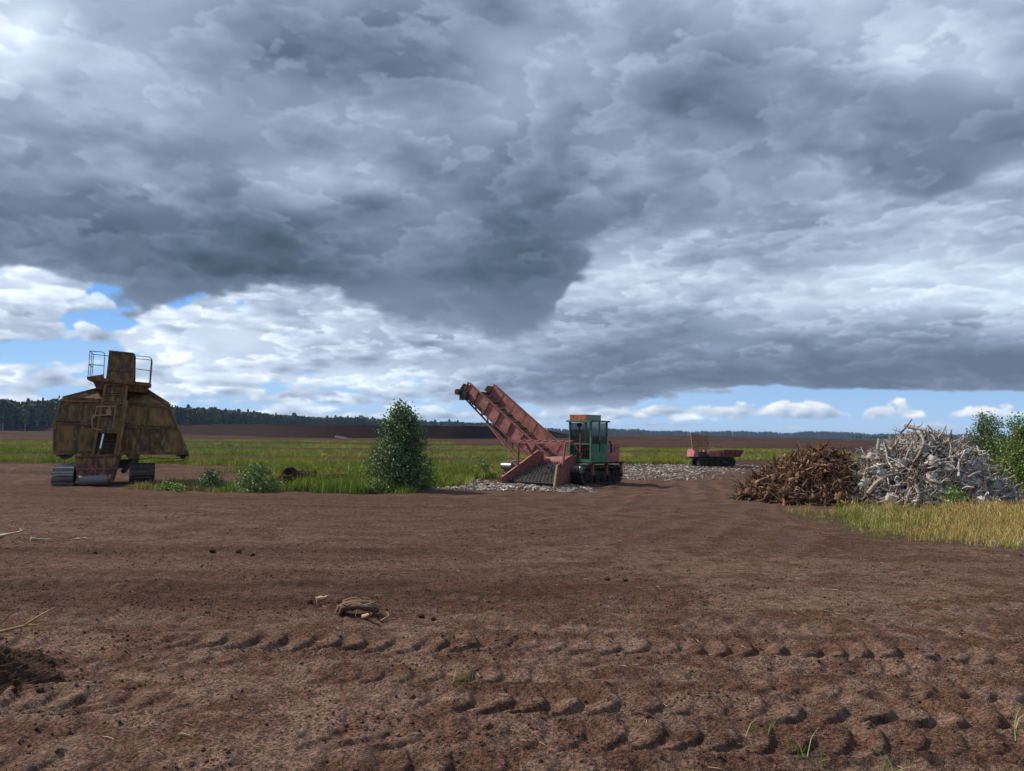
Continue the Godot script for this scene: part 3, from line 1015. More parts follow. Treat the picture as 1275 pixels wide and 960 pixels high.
	bd.bar(Vector3(-0.76, 0.12, 1.16), Vector3(-0.76, 0.87, 1.15), 0.05, 0.03, Vector3(0, 0, 1))
	part("edging", bd, M.red_dull, gb)
	var roll := Shape.new()
	roll.cylinder(Vector3(-1.22, 0.15, 1.32), Vector3(-0.38, 0.17, 1.32), 0.15, 20)
	var ro := part("roller", roll, M.pipe, t)
	var hub := Shape.new()
	hub.bar(Vector3(-1.30, 0.10, 1.34), Vector3(-1.18, 0.14, 1.33), 0.05, 0.08)
	part("bracket", hub, M.tan, ro)
	hub = Shape.new()
	hub.bar(Vector3(-0.36, 0.17, 1.32), Vector3(-0.30, 0.3, 1.15), 0.05, 0.08)
	part("bracket", hub, M.tan, ro)
	# platform with flared support, tilted a little like the rest
	var pl := Shape.new()
	pl.hull([Vector3(-1.20, 3.24, 0.32), Vector3(0.76, 3.10, 0.32), Vector3(0.76, 3.10, -1.1), Vector3(-1.20, 3.24, -1.1), Vector3(-1.22, 3.34, 0.34), Vector3(0.78, 3.20, 0.34), Vector3(0.78, 3.20, -1.12), Vector3(-1.22, 3.34, -1.12)])
	var plat := part("platform", pl, M.ochre, t)
	var ru := Shape.new()
	ru.hull([Vector3(-1.16, 3.34, 0.28), Vector3(-0.70, 3.31, 0.28), Vector3(-0.72, 3.31, -0.3), Vector3(-1.16, 3.34, -0.3), Vector3(-1.08, 3.37, 0.2), Vector3(-0.72, 3.43, 0.22), Vector3(-0.74, 3.42, -0.2), Vector3(-1.1, 3.37, -0.2)])
	part("hatch_cover", ru, M.red_dull, plat)
	var fl := Shape.new()
	fl.hull([Vector3(-0.92, 2.96, 0.12), Vector3(0.62, 2.90, 0.12), Vector3(0.62, 2.90, -0.9), Vector3(-0.92, 2.96, -0.9), Vector3(-1.06, 3.24, 0.26), Vector3(0.70, 3.10, 0.26), Vector3(0.70, 3.10, -1.0), Vector3(-1.06, 3.24, -1.0)])
	part("platform_support", fl, M.rust, t)
	# discharge head on top
	var hd := Shape.new()
	hd.hull([Vector3(-0.60, 3.30, 0.30), Vector3(0.18, 3.24, 0.30), Vector3(0.22, 3.24, -0.42), Vector3(-0.54, 3.30, -0.42), Vector3(-0.55, 4.16, 0.22), Vector3(0.16, 4.11, 0.22), Vector3(0.20, 4.11, -0.38), Vector3(-0.50, 4.16, -0.38)])
	var head := part("discharge_head", hd, M.ochre_dirty, t)
	var hb := Shape.new()
	hb.bar(Vector3(-0.56, 3.60, 0.29), Vector3(0.17, 3.54, 0.29), 0.03, 0.05)
	hb.bar(Vector3(-0.60, 3.31, 0.32), Vector3(0.17, 3.25, 0.32), 0.03, 0.06)
	hb.bar(Vector3(0.18, 3.26, 0.32), Vector3(0.16, 4.11, 0.24), 0.05, 0.04, Vector3(0, 0, 1))
	hb.bar(Vector3(-0.60, 3.30, 0.32), Vector3(-0.55, 4.15, 0.24), 0.05, 0.04, Vector3(0, 0, 1))
	hb.bar(Vector3(0.24, 3.26, -0.4), Vector3(0.22, 4.10, -0.36), 0.05, 0.05, Vector3(0, 0, 1))
	hb.plate([Vector3(-0.58, 4.16, 0.26), Vector3(0.19, 4.11, 0.26), Vector3(0.23, 4.11, -0.41), Vector3(-0.53, 4.16, -0.41)], Vector3(0, 0.04, 0))
	part("rim", hb, M.rust, head)
	# railings
	var rl := 0.013
	rail("railing", t, [Vector3(-1.18, 3.36, 0.28), Vector3(-1.16, 4.14, 0.28), Vector3(-0.78, 4.13, 0.28), Vector3(-0.70, 4.08, 0.28), Vector3(-0.71, 3.32, 0.28)], rl, M.pipe)
	rail("railing", t, [Vector3(-1.17, 3.72, 0.28), Vector3(-0.71, 3.70, 0.28)], rl, M.pipe)
	rail("railing", t, [Vector3(-1.18, 3.36, -1.05), Vector3(-1.16, 4.14, -1.05), Vector3(-1.16, 4.14, 0.28)], rl, M.pipe)
	rail("railing", t, [Vector3(-1.18, 3.36, -0.4), Vector3(-1.16, 4.14, -0.4)], rl, M.pipe)
	rail("railing", t, [Vector3(-1.17, 3.72, -1.05), Vector3(-1.17, 3.72, 0.28)], rl, M.pipe)
	rail("railing", t, [Vector3(-1.16, 4.14, -1.05), Vector3(0.70, 4.04, -1.05), Vector3(0.77, 3.98, -1.0), Vector3(0.77, 4.0, 0.2), Vector3(0.74, 3.20, 0.28)], rl, M.pipe)
	rail("railing", t, [Vector3(0.77, 4.0, 0.2), Vector3(0.70, 4.04, 0.24), Vector3(0.30, 4.06, 0.24)], rl, M.pipe)
	rail("railing", t, [Vector3(0.74, 3.20, -1.05), Vector3(0.77, 3.98, -1.05)], rl, M.pipe)
	rail("railing", t, [Vector3(0.74, 3.20, -0.4), Vector3(0.77, 3.99, -0.4)], rl, M.pipe)
	rail("railing", t, [Vector3(0.30, 3.64, 0.24), Vector3(0.75, 3.60, 0.24), Vector3(0.75, 3.60, -1.05)], rl, M.pipe)
	var hook := Shape.new()
	hook.bar(Vector3(-2.04, 2.66, 0.0), Vector3(-2.06, 2.74, 0.0), 0.03, 0.03)
	part("lifting_eye", hook, M.steel, t)
	hook = Shape.new()
	hook.bar(Vector3(1.42, 2.48, 0.0), Vector3(1.46, 2.56, 0.0), 0.03, 0.03)
	part("lifting_eye", hook, M.steel, t)

func build_loader() -> void:
	var t := thing("stump_loader", "red crawler stump loader with steep conveyor boom, chain scoop and green cab", "loader", Vector3(1.95, 0, -29.0), deg_to_rad(-42.0))
	crawler(t, Vector3(1.42, 0, -0.05), 2.5, 0.62, 0.52, M.steel, 6)
	crawler(t, Vector3(-1.75, 0, -0.05), 2.5, 0.62, 0.52, M.worn, 6)
	for x in [1.42, -1.75]:
		var guard := Shape.new()
		guard.box(Vector3(x - 0.20, 0.68, 0.42), Vector3(x + 0.20, 0.72, 1.02))
		guard.cylinder(Vector3(x - 0.24, 0.52, 1.16), Vector3(x + 0.24, 0.52, 1.16), 0.13, 12)
		part("idler_guard", guard, M.worn, t)
	# frame
	var fr := Shape.new()
	fr.box(Vector3(-1.5, 0.42, -0.95), Vector3(1.5, 0.60, -0.55))
	fr.box(Vector3(-1.5, 0.42, 0.35), Vector3(1.5, 0.60, 0.65))
	fr.box(Vector3(-0.85, 0.44, -0.95), Vector3(-0.70, 0.62, 0.65))
	fr.box(Vector3(0.9, 0.44, -0.95), Vector3(1.15, 0.62, 0.65))
	part("chassis", fr, M.black, t)
	var deck := Shape.new()
	deck.box(Vector3(0.55, 0.70, -1.30), Vector3(1.72, 0.76, 0.66))
	part("deck", deck, M.black, t)
	for q in [Vector3(1.66, 0.5, -1.2), Vector3(1.66, 0.5, 0.55), Vector3(0.65, 0.5, 0.55), Vector3(1.62, 0.5, -0.35)]:
		var leg := Shape.new()
		leg.box(q + Vector3(-0.045, -0.18, -0.045), q + Vector3(0.045, 0.22, 0.045))
		part("deck_leg", leg, M.red_dull, t)
	# cab
	var cab := Node3D.new()
	cab.name = "cab"
	t.add_child(cab)
	var x0 := 0.64
	var x1 := 1.62
	var z0 := -0.42
	var z1 := 0.58
	var y0 := 0.76
	var ym := 1.40
	var y1 := 2.16
	var low := Shape.new()
	low.box(Vector3(x0, y0, z0), Vector3(x1, y0 + 0.10, z1))
	part("cab_floor", low, M.green, cab)
	var panels := Shape.new()
	panels.box(Vector3(x1 - 0.03, y0 + 0.1, z0 + 0.05), Vector3(x1, ym, z1 - 0.05))
	part("side_panel", panels, M.green, cab)
	var p2 := Shape.new()
	p2.box(Vector3(x0, y0 + 0.1, z0 + 0.05), Vector3(x0 + 0.03, ym, z1 - 0.05))
	part("side_panel", p2, M.green, cab)
	var p3 := Shape.new()
	p3.box(Vector3(x0 + 0.05, y0 + 0.1, z0), Vector3(x1 - 0.05, ym, z0 + 0.03))
	part("rear_panel", p3, M.green, cab)
	for q in [[x0, z0], [x1 - 0.06, z0], [x0, z1 - 0.06], [x1 - 0.06, z1 - 0.06]]:
		var post := Shape.new()
		post.box(Vector3(q[0], y0 + 0.1, q[1]), Vector3(q[0] + 0.06, y1, q[1] + 0.06))
		part("cab_post", post, M.green, cab)
	for q in [[x0 + 0.06, z1 - 0.05, x1 - 0.06, z1 - 0.01], [x0 + 0.06, z0 + 0.01, x1 - 0.06, z0 + 0.05]]:
		var bar := Shape.new()
		bar.box(Vector3(q[0], ym - 0.03, q[1]), Vector3(q[2], ym + 0.02, q[3]))
		part("window_rail", bar, M.worn if q[1] > 0 else M.green, cab)
	var mull := Shape.new()
	mull.box(Vector3(x1 - 0.05, ym, 0.02), Vector3(x1 - 0.01, y1, 0.08))
	part("mullion", mull, M.green, cab)
	var grille := Shape.new()
	for k in 7:
		var gx := x0 + 0.12 + k * 0.115
		grille.box(Vector3(gx, y0 + 0.12, z1 - 0.035), Vector3(gx + 0.015, ym - 0.02, z1 - 0.02))
	for k in 4:
		grille.box(Vector3(x0 + 0.07, y0 + 0.16 + k * 0.13, z1 - 0.045), Vector3(x1 - 0.07, y0 + 0.175 + k * 0.13, z1 - 0.033))
	part("front_grille", grille, M.steel, cab)
	for q in [[Vector3(x0 + 0.07, ym + 0.02, z1 - 0.03), Vector3(x1 - 0.07, y1 - 0.02, z1 - 0.022)], [Vector3(x1 - 0.030, ym + 0.01, 0.09), Vector3(x1 - 0.022, y1 - 0.02, z1 - 0.07)], [Vector3(x1 - 0.030, ym + 0.01, z0 + 0.07), Vector3(x1 - 0.022, y1 - 0.02, 0.01)], [Vector3(x0 + 0.022, ym + 0.01, z0 + 0.07), Vector3(x0 + 0.03, y1 - 0.02, z1 - 0.07)], [Vector3(x0 + 0.07, ym + 0.01, z0 + 0.022), Vector3(x1 - 0.07, y1 - 0.02, z0 + 0.03)]]:
		var pane := Shape.new()
		pane.box(q[0], q[1])
		part("pane", pane, M.glass, cab)
	var roof := Shape.new()
	roof.box(Vector3(x0 - 0.06, y1, z0 - 0.06), Vector3(x1 + 0.06, y1 + 0.06, z1 + 0.08))
	part("roof", roof, M.green, cab)
	var bx := Shape.new()
	bx.box(Vector3(x0 + 0.02, y1 + 0.06, z0 + 0.12), Vector3(x1 - 0.22, y1 + 0.26, z1 - 0.02))
	part("roof_box", bx, M.orange, cab)
	var bs := Shape.new()
	bs.box(Vector3(x1 - 0.215, y1 + 0.075, z0 + 0.14), Vector3(x1 - 0.20, y1 + 0.25, z1 - 0.04))
	part("grey_box_end", bs, M.worn, cab)
	var seat := Shape.new()
	seat.box(Vector3(0.9, 1.12, -0.25), Vector3(1.33, 1.23, 0.15))
	seat.box(Vector3(0.9, 1.23, -0.30), Vector3(1.33, 1.66, -0.22))
	seat.box(Vector3(1.03, 0.86, -0.2), Vector3(1.2, 1.12, 0.05))
	part("driver_seat", seat, M.black, cab)
	var handle := Shape.new()
	handle.box(Vector3(x1, 1.12, 0.06), Vector3(x1 + 0.025, 1.5, 0.09))
	part("door_handle", handle, M.black, cab)
	var lamp := Shape.new()
	lamp.cylinder(Vector3(1.03, 2.06, z1 - 0.16), Vector3(1.03, 2.06, z1 - 0.06), 0.07, 10)
	lamp.bar(Vector3(1.03, 2.06, z1 - 0.12), Vector3(1.03, 1.45, z1 - 0.10), 0.035, 0.03, Vector3(0, 0, 1))
	part("sun_visor_and_wiper", lamp, M.black, cab)
	# engine hood behind the cab
	var en := Shape.new()
	en.box(Vector3(0.78, 0.76, -1.22), Vector3(1.58, 1.42, -0.46))
	var eng := part("engine_hood", en, M.red, t)
	var ex := Shape.new()
	ex.cylinder(Vector3(1.46, 1.42, -0.78), Vector3(1.46, 1.50, -0.78), 0.05, 10)
	part("exhaust", ex, M.black, eng)
	var hg := Shape.new()
	hg.box(Vector3(1.582, 1.08, -0.72), Vector3(1.60, 1.42, -0.64))
	part("hood_strap", hg, M.black, eng)
	# conveyor boom: runs out over the far track, rising
	var foot := Vector3(-0.55, 0.50, -0.15)
	var tip := Vector3(-4.72, 3.34, -0.15)
	var along := (tip - foot).normalized()
	var up := Vector3(along.y, -along.x, 0).normalized()
	if up.y < 0:
		up = -up
	var half := 0.74
	var length := (tip - foot).length()
	# near side: six sheets between ribs; far side the same
	for side in [1, -1]:
		var z: float = -0.15 + half * side
		var bays := 7
		for k in bays:
			var a := foot + along * (length * k / bays + 0.01)
			var b := foot + along * (length * (k + 1) / bays - 0.01)
			a.z = z
			b.z = z
			var s := Shape.new()
			var hi := 0.50
			if k == bays - 1 and side == 1:
				s.plate([a, b, b + up * (hi - 0.12) - along * 0.0, b + up * hi - along * 0.16, a + up * hi], Vector3(0, 0, -0.025))
			else:
				s.plate([a, b, b + up * hi, a + up * hi], Vector3(0, 0, -0.025))
			part("side_sheet", s, M.red, t)
		for k in range(1, bays + 1):
			var a := foot + along * (length * k / bays - (0.03 if k == bays else 0.0))
			a.z = z + 0.02 * side
			var r := Shape.new()
			r.bar(a - up * 0.10, a + up * 0.51, 0.06, 0.05, Vector3(0, 0, 1))
			part("rib", r, M.rust, t)
		var fl := Shape.new()
		var fa := foot
		fa.z = z
		var fb := tip
		fb.z = z
		fl.bar(fa + up * 0.52, fb + up * 0.52 - along * 0.1, 0.07, 0.04, up)
		fl.bar(fa - up * 0.04, fb - up * 0.04, 0.07, 0.06, up)
		part("boom_rail", fl, M.red_dull, t)
	# belt and the cross slats that show in the trough
	var belt := Shape.new()
	belt.hull([foot + Vector3(0, 0, half - 0.05), foot + Vector3(0, 0, -half + 0.05), foot + Vector3(0, 0, -half + 0.05) + up * 0.03, foot + Vector3(0, 0, half - 0.05) + up * 0.03, tip + Vector3(0, 0, half - 0.05), tip + Vector3(0, 0, -half + 0.05), tip + Vector3(0, 0, -half + 0.05) + up * 0.03, tip + Vector3(0, 0, half - 0.05) + up * 0.03])
	part("belt", belt, M.rust, t)
	for k in 11:
		var s := Shape.new()
		var a := foot + along * (length * (k + 0.4) / 11.0) + up * 0.05
		s.bar(a + Vector3(0, 0, half - 0.06), a - Vector3(0, 0, half - 0.06), 0.05, 0.07, up)
		part("belt_slat", s, M.steel if k % 2 else M.rust, t)
	# end plates at the top: one rusty, one bleached
	var ep := Shape.new()
	var te := tip + Vector3(0, 0, half)
	ep.plate([te - up * 0.02, te + along * 0.22 + up * 0.06 + Vector3(0, 0, 0.05), te + along * 0.16 + up * 0.34 + Vector3(0, 0, 0.05), te + up * 0.40 - along * 0.05], Vector3(0, 0, -0.02))
	part("end_plate", ep, M.rust, t)
	var ep2 := Shape.new()
	te = tip + Vector3(0, 0, -half)
	ep2.plate([te + up * 0.02, te + along * 0.14 + up * 0.12 + Vector3(0, 0, 0.22), te + along * 0.10 + up * 0.36 + Vector3(0, 0, 0.22), te + up * 0.40], Vector3(0, 0, -0.02))
	part("end_plate", ep2, M.tan, t)
	var head := Shape.new()
	head.cylinder(tip + Vector3(0, 0, half + 0.12) + up * 0.02, tip - Vector3(0, 0, half + 0.08) - up * 0.0, 0.09, 12)
	part("head_drum", head, M.steel, t)
	var mo := Shape.new()
	mo.cylinder(tip + Vector3(0, 0, half + 0.03) + along * 0.05, tip + Vector3(0, 0, half + 0.34) + along * 0.05, 0.12, 12)
	mo.box(tip + Vector3(0.0, -0.30, half + 0.02), tip + Vector3(0.34, 0.02, half + 0.22))
	part("drive_motor", mo, M.steel, t)
	# truss under the boom
	for side in [1, -1]:
		var z: float = -0.15 + (half - 0.05) * side
		var ch := Shape.new()
		var a := foot + along * (length * 0.24) - up * 0.34
		var b := tip - up * 0.16 - along * 0.2
		a.z = z
		b.z = z
		ch.bar(a, b, 0.05, 0.05)
		part("truss_chord", ch, M.red_dull, t)
		for k in 9:
			var f0 := k / 9.0
			var m0 := a.lerp(b, f0)
			var m1 := foot + along * length * (0.24 + 0.72 * (k + 0.6) / 9.0) - up * 0.04
			m1.z = z
			var web := Shape.new()
			web.bar(m0, m1, 0.035, 0.035)
			part("truss_web", web, M.steel, t)
	# prop from the boom down to the far track
	for side in [1, -1]:
		var z: float = -0.15 + half * side
		var pr := Shape.new()
		var a := foot + along * (length * 0.655) - up * 0.25
		a.z = z
		pr.bar(a, Vector3(-1.75, 0.66, z + (0.25 if side < 0 else -0.05)), 0.06, 0.05, Vector3(0, 0, 1))
		part("boom_prop", pr, M.red if side > 0 else M.red_dull, t)
	# scoop: two side walls, a chain floor between them
	var lz := 2.75
	var left := Shape.new()
	left.plate([Vector3(-0.42, 0.03, lz + 0.05), Vector3(-0.42, 0.22, lz + 0.10), Vector3(-0.42, 1.12, 0.95), Vector3(-0.42, 1.06, 0.70), Vector3(-0.42, 0.40, 0.55), Vector3(-0.42, 0.08, 1.2)], Vector3(-0.05, 0, 0))
	var lw := part("scoop_wall", left, M.red_dull, t)
	var le := Shape.new()
	le.bar(Vector3(-0.445, 0.24, lz + 0.11), Vector3(-0.445, 1.14, 0.95), 0.06, 0.03)
	part("wall_edge", le, M.red, lw)
	var right := Shape.new()
	right.plate([Vector3(1.66, 0.03, lz - 0.1), Vector3(1.64, 0.70, lz - 0.26), Vector3(1.42, 0.84, lz - 0.85), Vector3(1.06, 1.02, 0.95), Vector3(1.0, 0.96, 0.70), Vector3(0.98, 0.40, 0.60), Vector3(1.14, 0.08, 1.2)], Vector3(0.05, 0, 0))
	var rw := part("scoop_wall", right, M.red_dull, t)
	var re := Shape.new()
	re.bar(Vector3(1.685, 0.02, lz - 0.08), Vector3(1.665, 0.72, lz - 0.25), 0.07, 0.04, Vector3(0, 0, 1))
	part("wall_edge", re, M.tan, rw)
	var skirt := Shape.new()
	skirt.plate([Vector3(-0.47, 0.0, lz + 0.06), Vector3(-0.47, 0.20, lz + 0.12), Vector3(-0.47, 0.60, 1.92), Vector3(-0.47, 0.05, 1.9)], Vector3(-0.02, 0, 0))
	part("skirt_plate", skirt, M.tan, t)
	var fa := Vector3(0.55, 0.10, lz - 0.15)
	var fb := Vector3(0.38, 0.72, 0.75)
	var fdir := (fb - fa).normalized()
	var fup := Vector3(0, fdir.z, -fdir.y)
	if fup.y < 0:
		fup = -fup
	var floor_plate := Shape.new()
	floor_plate.hull([fa + Vector3(-0.94, 0, 0), fa + Vector3(1.06, 0, 0), fa + Vector3(1.06, 0, 0) - fup * 0.08, fa + Vector3(-0.94, 0, 0) - fup * 0.08, fb + Vector3(-0.78, 0, 0), fb + Vector3(0.62, 0, 0), fb + Vector3(0.62, 0, 0) - fup * 0.08, fb + Vector3(-0.78, 0, 0) - fup * 0.08])
	part("scoop_floor", floor_plate, M.black, t)
	var link := Shape.new()
	link.tube([Vector3(0, 0, 0), Vector3(0, 0.05, 0), Vector3(0, 0.075, 0)], [0.032, 0.03, 0.012], 7)
	var link_mesh := link.mesh()
	var rows := 11
	for i in rows:
		var f := (i + 0.5) / rows
		for j in 12:
			var o := hold("chain_link", link_mesh, M.worn if (i * 7 + j * 3) % 5 < 4 else M.steel, t)
			var p := fa.lerp(fb, f)
			p.x = lerpf(p.x - lerpf(0.88, 0.72, f), p.x + lerpf(1.0, 0.56, f), (j + (i % 2) * 0.5) / 11.6)
			o.transform = Transform3D(Basis(Vector3.RIGHT, fup, Vector3.RIGHT.cross(fup)), p)
	var back := Shape.new()
	back.plate([Vector3(-0.36, 0.70, 0.70), Vector3(1.0, 0.70, 0.70), Vector3(1.0, 0.98, 0.62), Vector3(-0.36, 0.90, 0.62)], Vector3(0, 0, -0.03))
	part("chute_back", back, M.red, t)
	var chute := Shape.new()
	chute.plate([Vector3(-0.1, 0.45, -0.78), Vector3(0.62, 0.70, -0.78), Vector3(0.62, 1.30, -0.78), Vector3(-0.1, 1.30, -0.78)], Vector3(0, 0, -0.03))
	part("chute_cheek", chute, M.red, t)
	# guard frame over the scoop
	var gy := 1.42
	for zz in [2.05, 1.68]:
		var b := Shape.new()
		b.bar(Vector3(-0.48, gy + (0.06 if zz < 2.0 else 0.0), zz), Vector3(1.66, gy + (0.06 if zz < 2.0 else 0.0), zz), 0.06, 0.06)
		part("guard_rail", b, M.red, t)
	for k in 7:
		var b := Shape.new()
		var gx := -0.45 + 2.08 * k / 6.0
		b.bar(Vector3(gx, gy + 0.02, 2.05), Vector3(gx, gy + 0.08, 1.68), 0.05, 0.04)
		part("guard_rung", b, M.red, t)
	for q in [[Vector3(-0.46, gy, 2.05), Vector3(-0.46, 0.62, 2.05)], [Vector3(1.64, gy, 2.05), Vector3(1.64, 0.62, 2.20)], [Vector3(-0.46, gy + 0.05, 1.70), Vector3(-0.46, 0.95, 1.22)], [Vector3(1.64, gy + 0.05, 1.70), Vector3(1.64, 1.0, 1.15)]]:
		var b := Shape.new()
		b.bar(q[0], q[1], 0.06, 0.06, Vector3(1, 0, 0))
		part("guard_post", b, M.red_dull, t)
	var lever := Shape.new()
	lever.bar(Vector3(1.35, 0.9, 0.85), Vector3(1.35, 1.78, 0.85), 0.035, 0.035, Vector3(0, 0, 1))
	part("lever", lever, M.red_dull, t)

func build_carrier() -> void:
	var t := thing("tracked_carrier", "small rusty red tracked carrier with ribbed tipping tray and raised wire screen", "carrier", Vector3(11.45, 0, -45.4), deg_to_rad(14.0))
	crawler(t, Vector3.ZERO, 1.0, 0.45, 0.4, M.steel, 3)
	for child in t.get_children():
		t.remove_child(child)
		child.free()
	# two crawler bogies that run along the tray
	for x in [-0.55, 0.62]:
		for z in [0.42, -0.42]:
			var b := Node3D.new()
			b.name = "bogie"
			t.add_child(b, true)
			b.position = Vector3(x, 0, z)
			b.rotation.y = PI / 2
			crawler(b, Vector3.ZERO, 1.22 if x > 0 else 1.0, 0.50, 0.34, M.steel, 4)
	var fr := Shape.new()
	fr.box(Vector3(-1.2, 0.46, -0.4), Vector3(1.2, 0.58, 0.4))
	part("chassis", fr, M.black, t)
	var body := Shape.new()
	body.box(Vector3(-0.35, 0.58, -0.48), Vector3(0.35, 0.92, 0.46))
	part("body", body, M.red, t)
	var rib := Shape.new()
	rib.box(Vector3(-0.36, 0.72, 0.462), Vector3(0.36, 0.76, 0.49))
	part("body_rail", rib, M.red_dull, t)
	var nose := Shape.new()
	nose.hull([Vector3(-1.32, 0.56, -0.45), Vector3(-1.02, 0.56, -0.45), Vector3(-1.02, 0.56, 0.45), Vector3(-1.32, 0.56, 0.45), Vector3(-1.26, 0.96, -0.42), Vector3(-1.0, 1.0, -0.42), Vector3(-1.0, 1.0, 0.42), Vector3(-1.26, 0.96, 0.42)])
	part("nose_plate", nose, M.red, t)
	var eng := Shape.new()
	eng.box(Vector3(-0.95, 0.58, -0.35), Vector3(-0.45, 0.84, 0.35))
	eng.cylinder(Vector3(-0.55, 0.8, 0.36), Vector3(-0.55, 0.98, 0.36), 0.05, 8)
	eng.cylinder(Vector3(-0.8, 0.8, 0.36), Vector3(-0.8, 0.95, 0.36), 0.05, 8)
	part("engine", eng, M.steel, t)
	# tray on the right with outward ribs
	var tray := Shape.new()
	var l := [Vector3(0.40, 0.55, 0.42), Vector3(1.58, 0.55, 0.42), Vector3(1.58, 0.55, -0.42), Vector3(0.40, 0.55, -0.42)]
	var h := [Vector3(0.42, 0.94, 0.58), Vector3(1.72, 0.94, 0.58), Vector3(1.72, 0.94, -0.58), Vector3(0.42, 0.94, -0.58)]
	for k in 4:
		var k2 := (k + 1) % 4
		tray.quad(l[k], l[k2], h[k2], h[k], (l[k] + l[k2]) * 0.5 - Vector3(1, 0.55, 0))
	tray.quad(l[0], l[1], l[2], l[3], Vector3.DOWN)
	var tr := part("tray", tray, M.red_dull, t)
	for k in 5:
		var r := Shape.new()
		var f := k / 4.0
		r.bar(Vector3(0.42 + 1.14 * f, 0.55, 0.445), Vector3(0.46 + 1.24 * f, 0.94, 0.605), 0.05, 0.05, Vector3(0, 0, 1))
		part("rib", r, M.red, tr)
	var lip := Shape.new()
	lip.bar(Vector3(0.42, 0.95, 0.60), Vector3(1.72, 0.95, 0.60), 0.04, 0.04)
	part("lip", lip, M.red_dull, tr)
	# wire screen standing at the front end
	var sc := Shape.new()
	sc.bar(Vector3(-1.30, 0.96, 0.3), Vector3(-1.44, 1.84, 0.34), 0.05, 0.05, Vector3(0, 0, 1))
	sc.bar(Vector3(-1.44, 1.84, 0.34), Vector3(-0.02, 1.76, -0.3), 0.05, 0.05)
	sc.bar(Vector3(-1.30, 0.98, 0.3), Vector3(0.10, 1.0, -0.3), 0.05, 0.05)
	sc.bar(Vector3(-0.02, 1.76, -0.3), Vector3(0.10, 1.0, -0.3), 0.03, 0.03, Vector3(0, 0, 1))
	var screen := part("screen_frame", sc, M.tan, t)
	var w := Shape.new()
	for k in 15:
		var f := (k + 0.5) / 15.0
		w.bar(Vector3(-1.30, 0.98, 0.3).lerp(Vector3(0.10, 1.0, -0.3), f), Vector3(-1.44, 1.84, 0.34).lerp(Vector3(-0.02, 1.76, -0.3), f), 0.024, 0.02, Vector3(0, 0, 1))
	for k in 9:
		var f := (k + 0.5) / 9.0
		w.bar(Vector3(-1.30, 0.98, 0.3).lerp(Vector3(-1.44, 1.84, 0.34), f), Vector3(0.10, 1.0, -0.3).lerp(Vector3(-0.02, 1.76, -0.3), f), 0.024, 0.02)
	part("wire_mesh", w, M.rust, screen)

func build_far_machine() -> void:
	# a low red machine lying far out on the field
	var t := thing("field_conveyor", "faded pink-red low machine lying far out on the dark field", "machine", Vector3(-39.8, 0, -186.0), deg_to_rad(8.0))
	var b := Shape.new()
	b.hull([Vector3(-1.6, 0.45, 0.3), Vector3(1.3, 0.02, 0.3), Vector3(1.3, 0.02, -0.3), Vector3(-1.6, 0.45, -0.3), Vector3(-1.6, 0.95, 0.25), Vector3(1.3, 0.42, 0.25), Vector3(1.3, 0.42, -0.25), Vector3(-1.6, 0.95, -0.25)])
	part("body", b, plain(Color(0.62, 0.36, 0.34), 0.6), t)
	var c := Shape.new()
	c.cylinder(Vector3(1.7, 0.22, -0.4), Vector3(1.7, 0.22, 0.4), 0.22, 10)
	part("drum", c, M.worn, t)
	var d := Shape.new()
	d.bar(Vector3(-1.4, 0.0, 0), Vector3(-1.4, 0.6, 0), 0.2, 0.2)
	part("prop", d, M.rust, t)
	var e := Shape.new()
	e.bar(Vector3(1.2, 0.12, 0), Vector3(1.75, 0.2, 0), 0.1, 0.1)
	part("axle", e, M.rust, t)
	var m := Shape.new()
	m.bar(Vector3(-0.9, 0.6, 0), Vector3(-0.95, 1.5, 0), 0.08, 0.08)
	part("mast", m, M.steel, t)

# ------------------------------------------------------------------ heaps of stumps and roots
func wavy(rng: RandomNumberGenerator, from: Vector3, dir: Vector3, length: float, segs: int, bend: float) -> Array:
	var pts := [from]
	var d := dir.normalized()
	var p := from
	for k in segs:
		d = (d + Vector3(rng.randfn(0, bend), rng.randfn(0, bend), rng.randfn(0, bend))).normalized()
		p += d * length / segs
		pts.append(p)
	return pts

func taper(r0: float, r1: float, count: int, rng: RandomNumberGenerator) -> Array:
	var r := []
	for k in count:
		r.append(lerpf(r0, r1, pow(k / (count - 1.0), 0.8)) * rng.randf_range(0.85, 1.15))
	return r

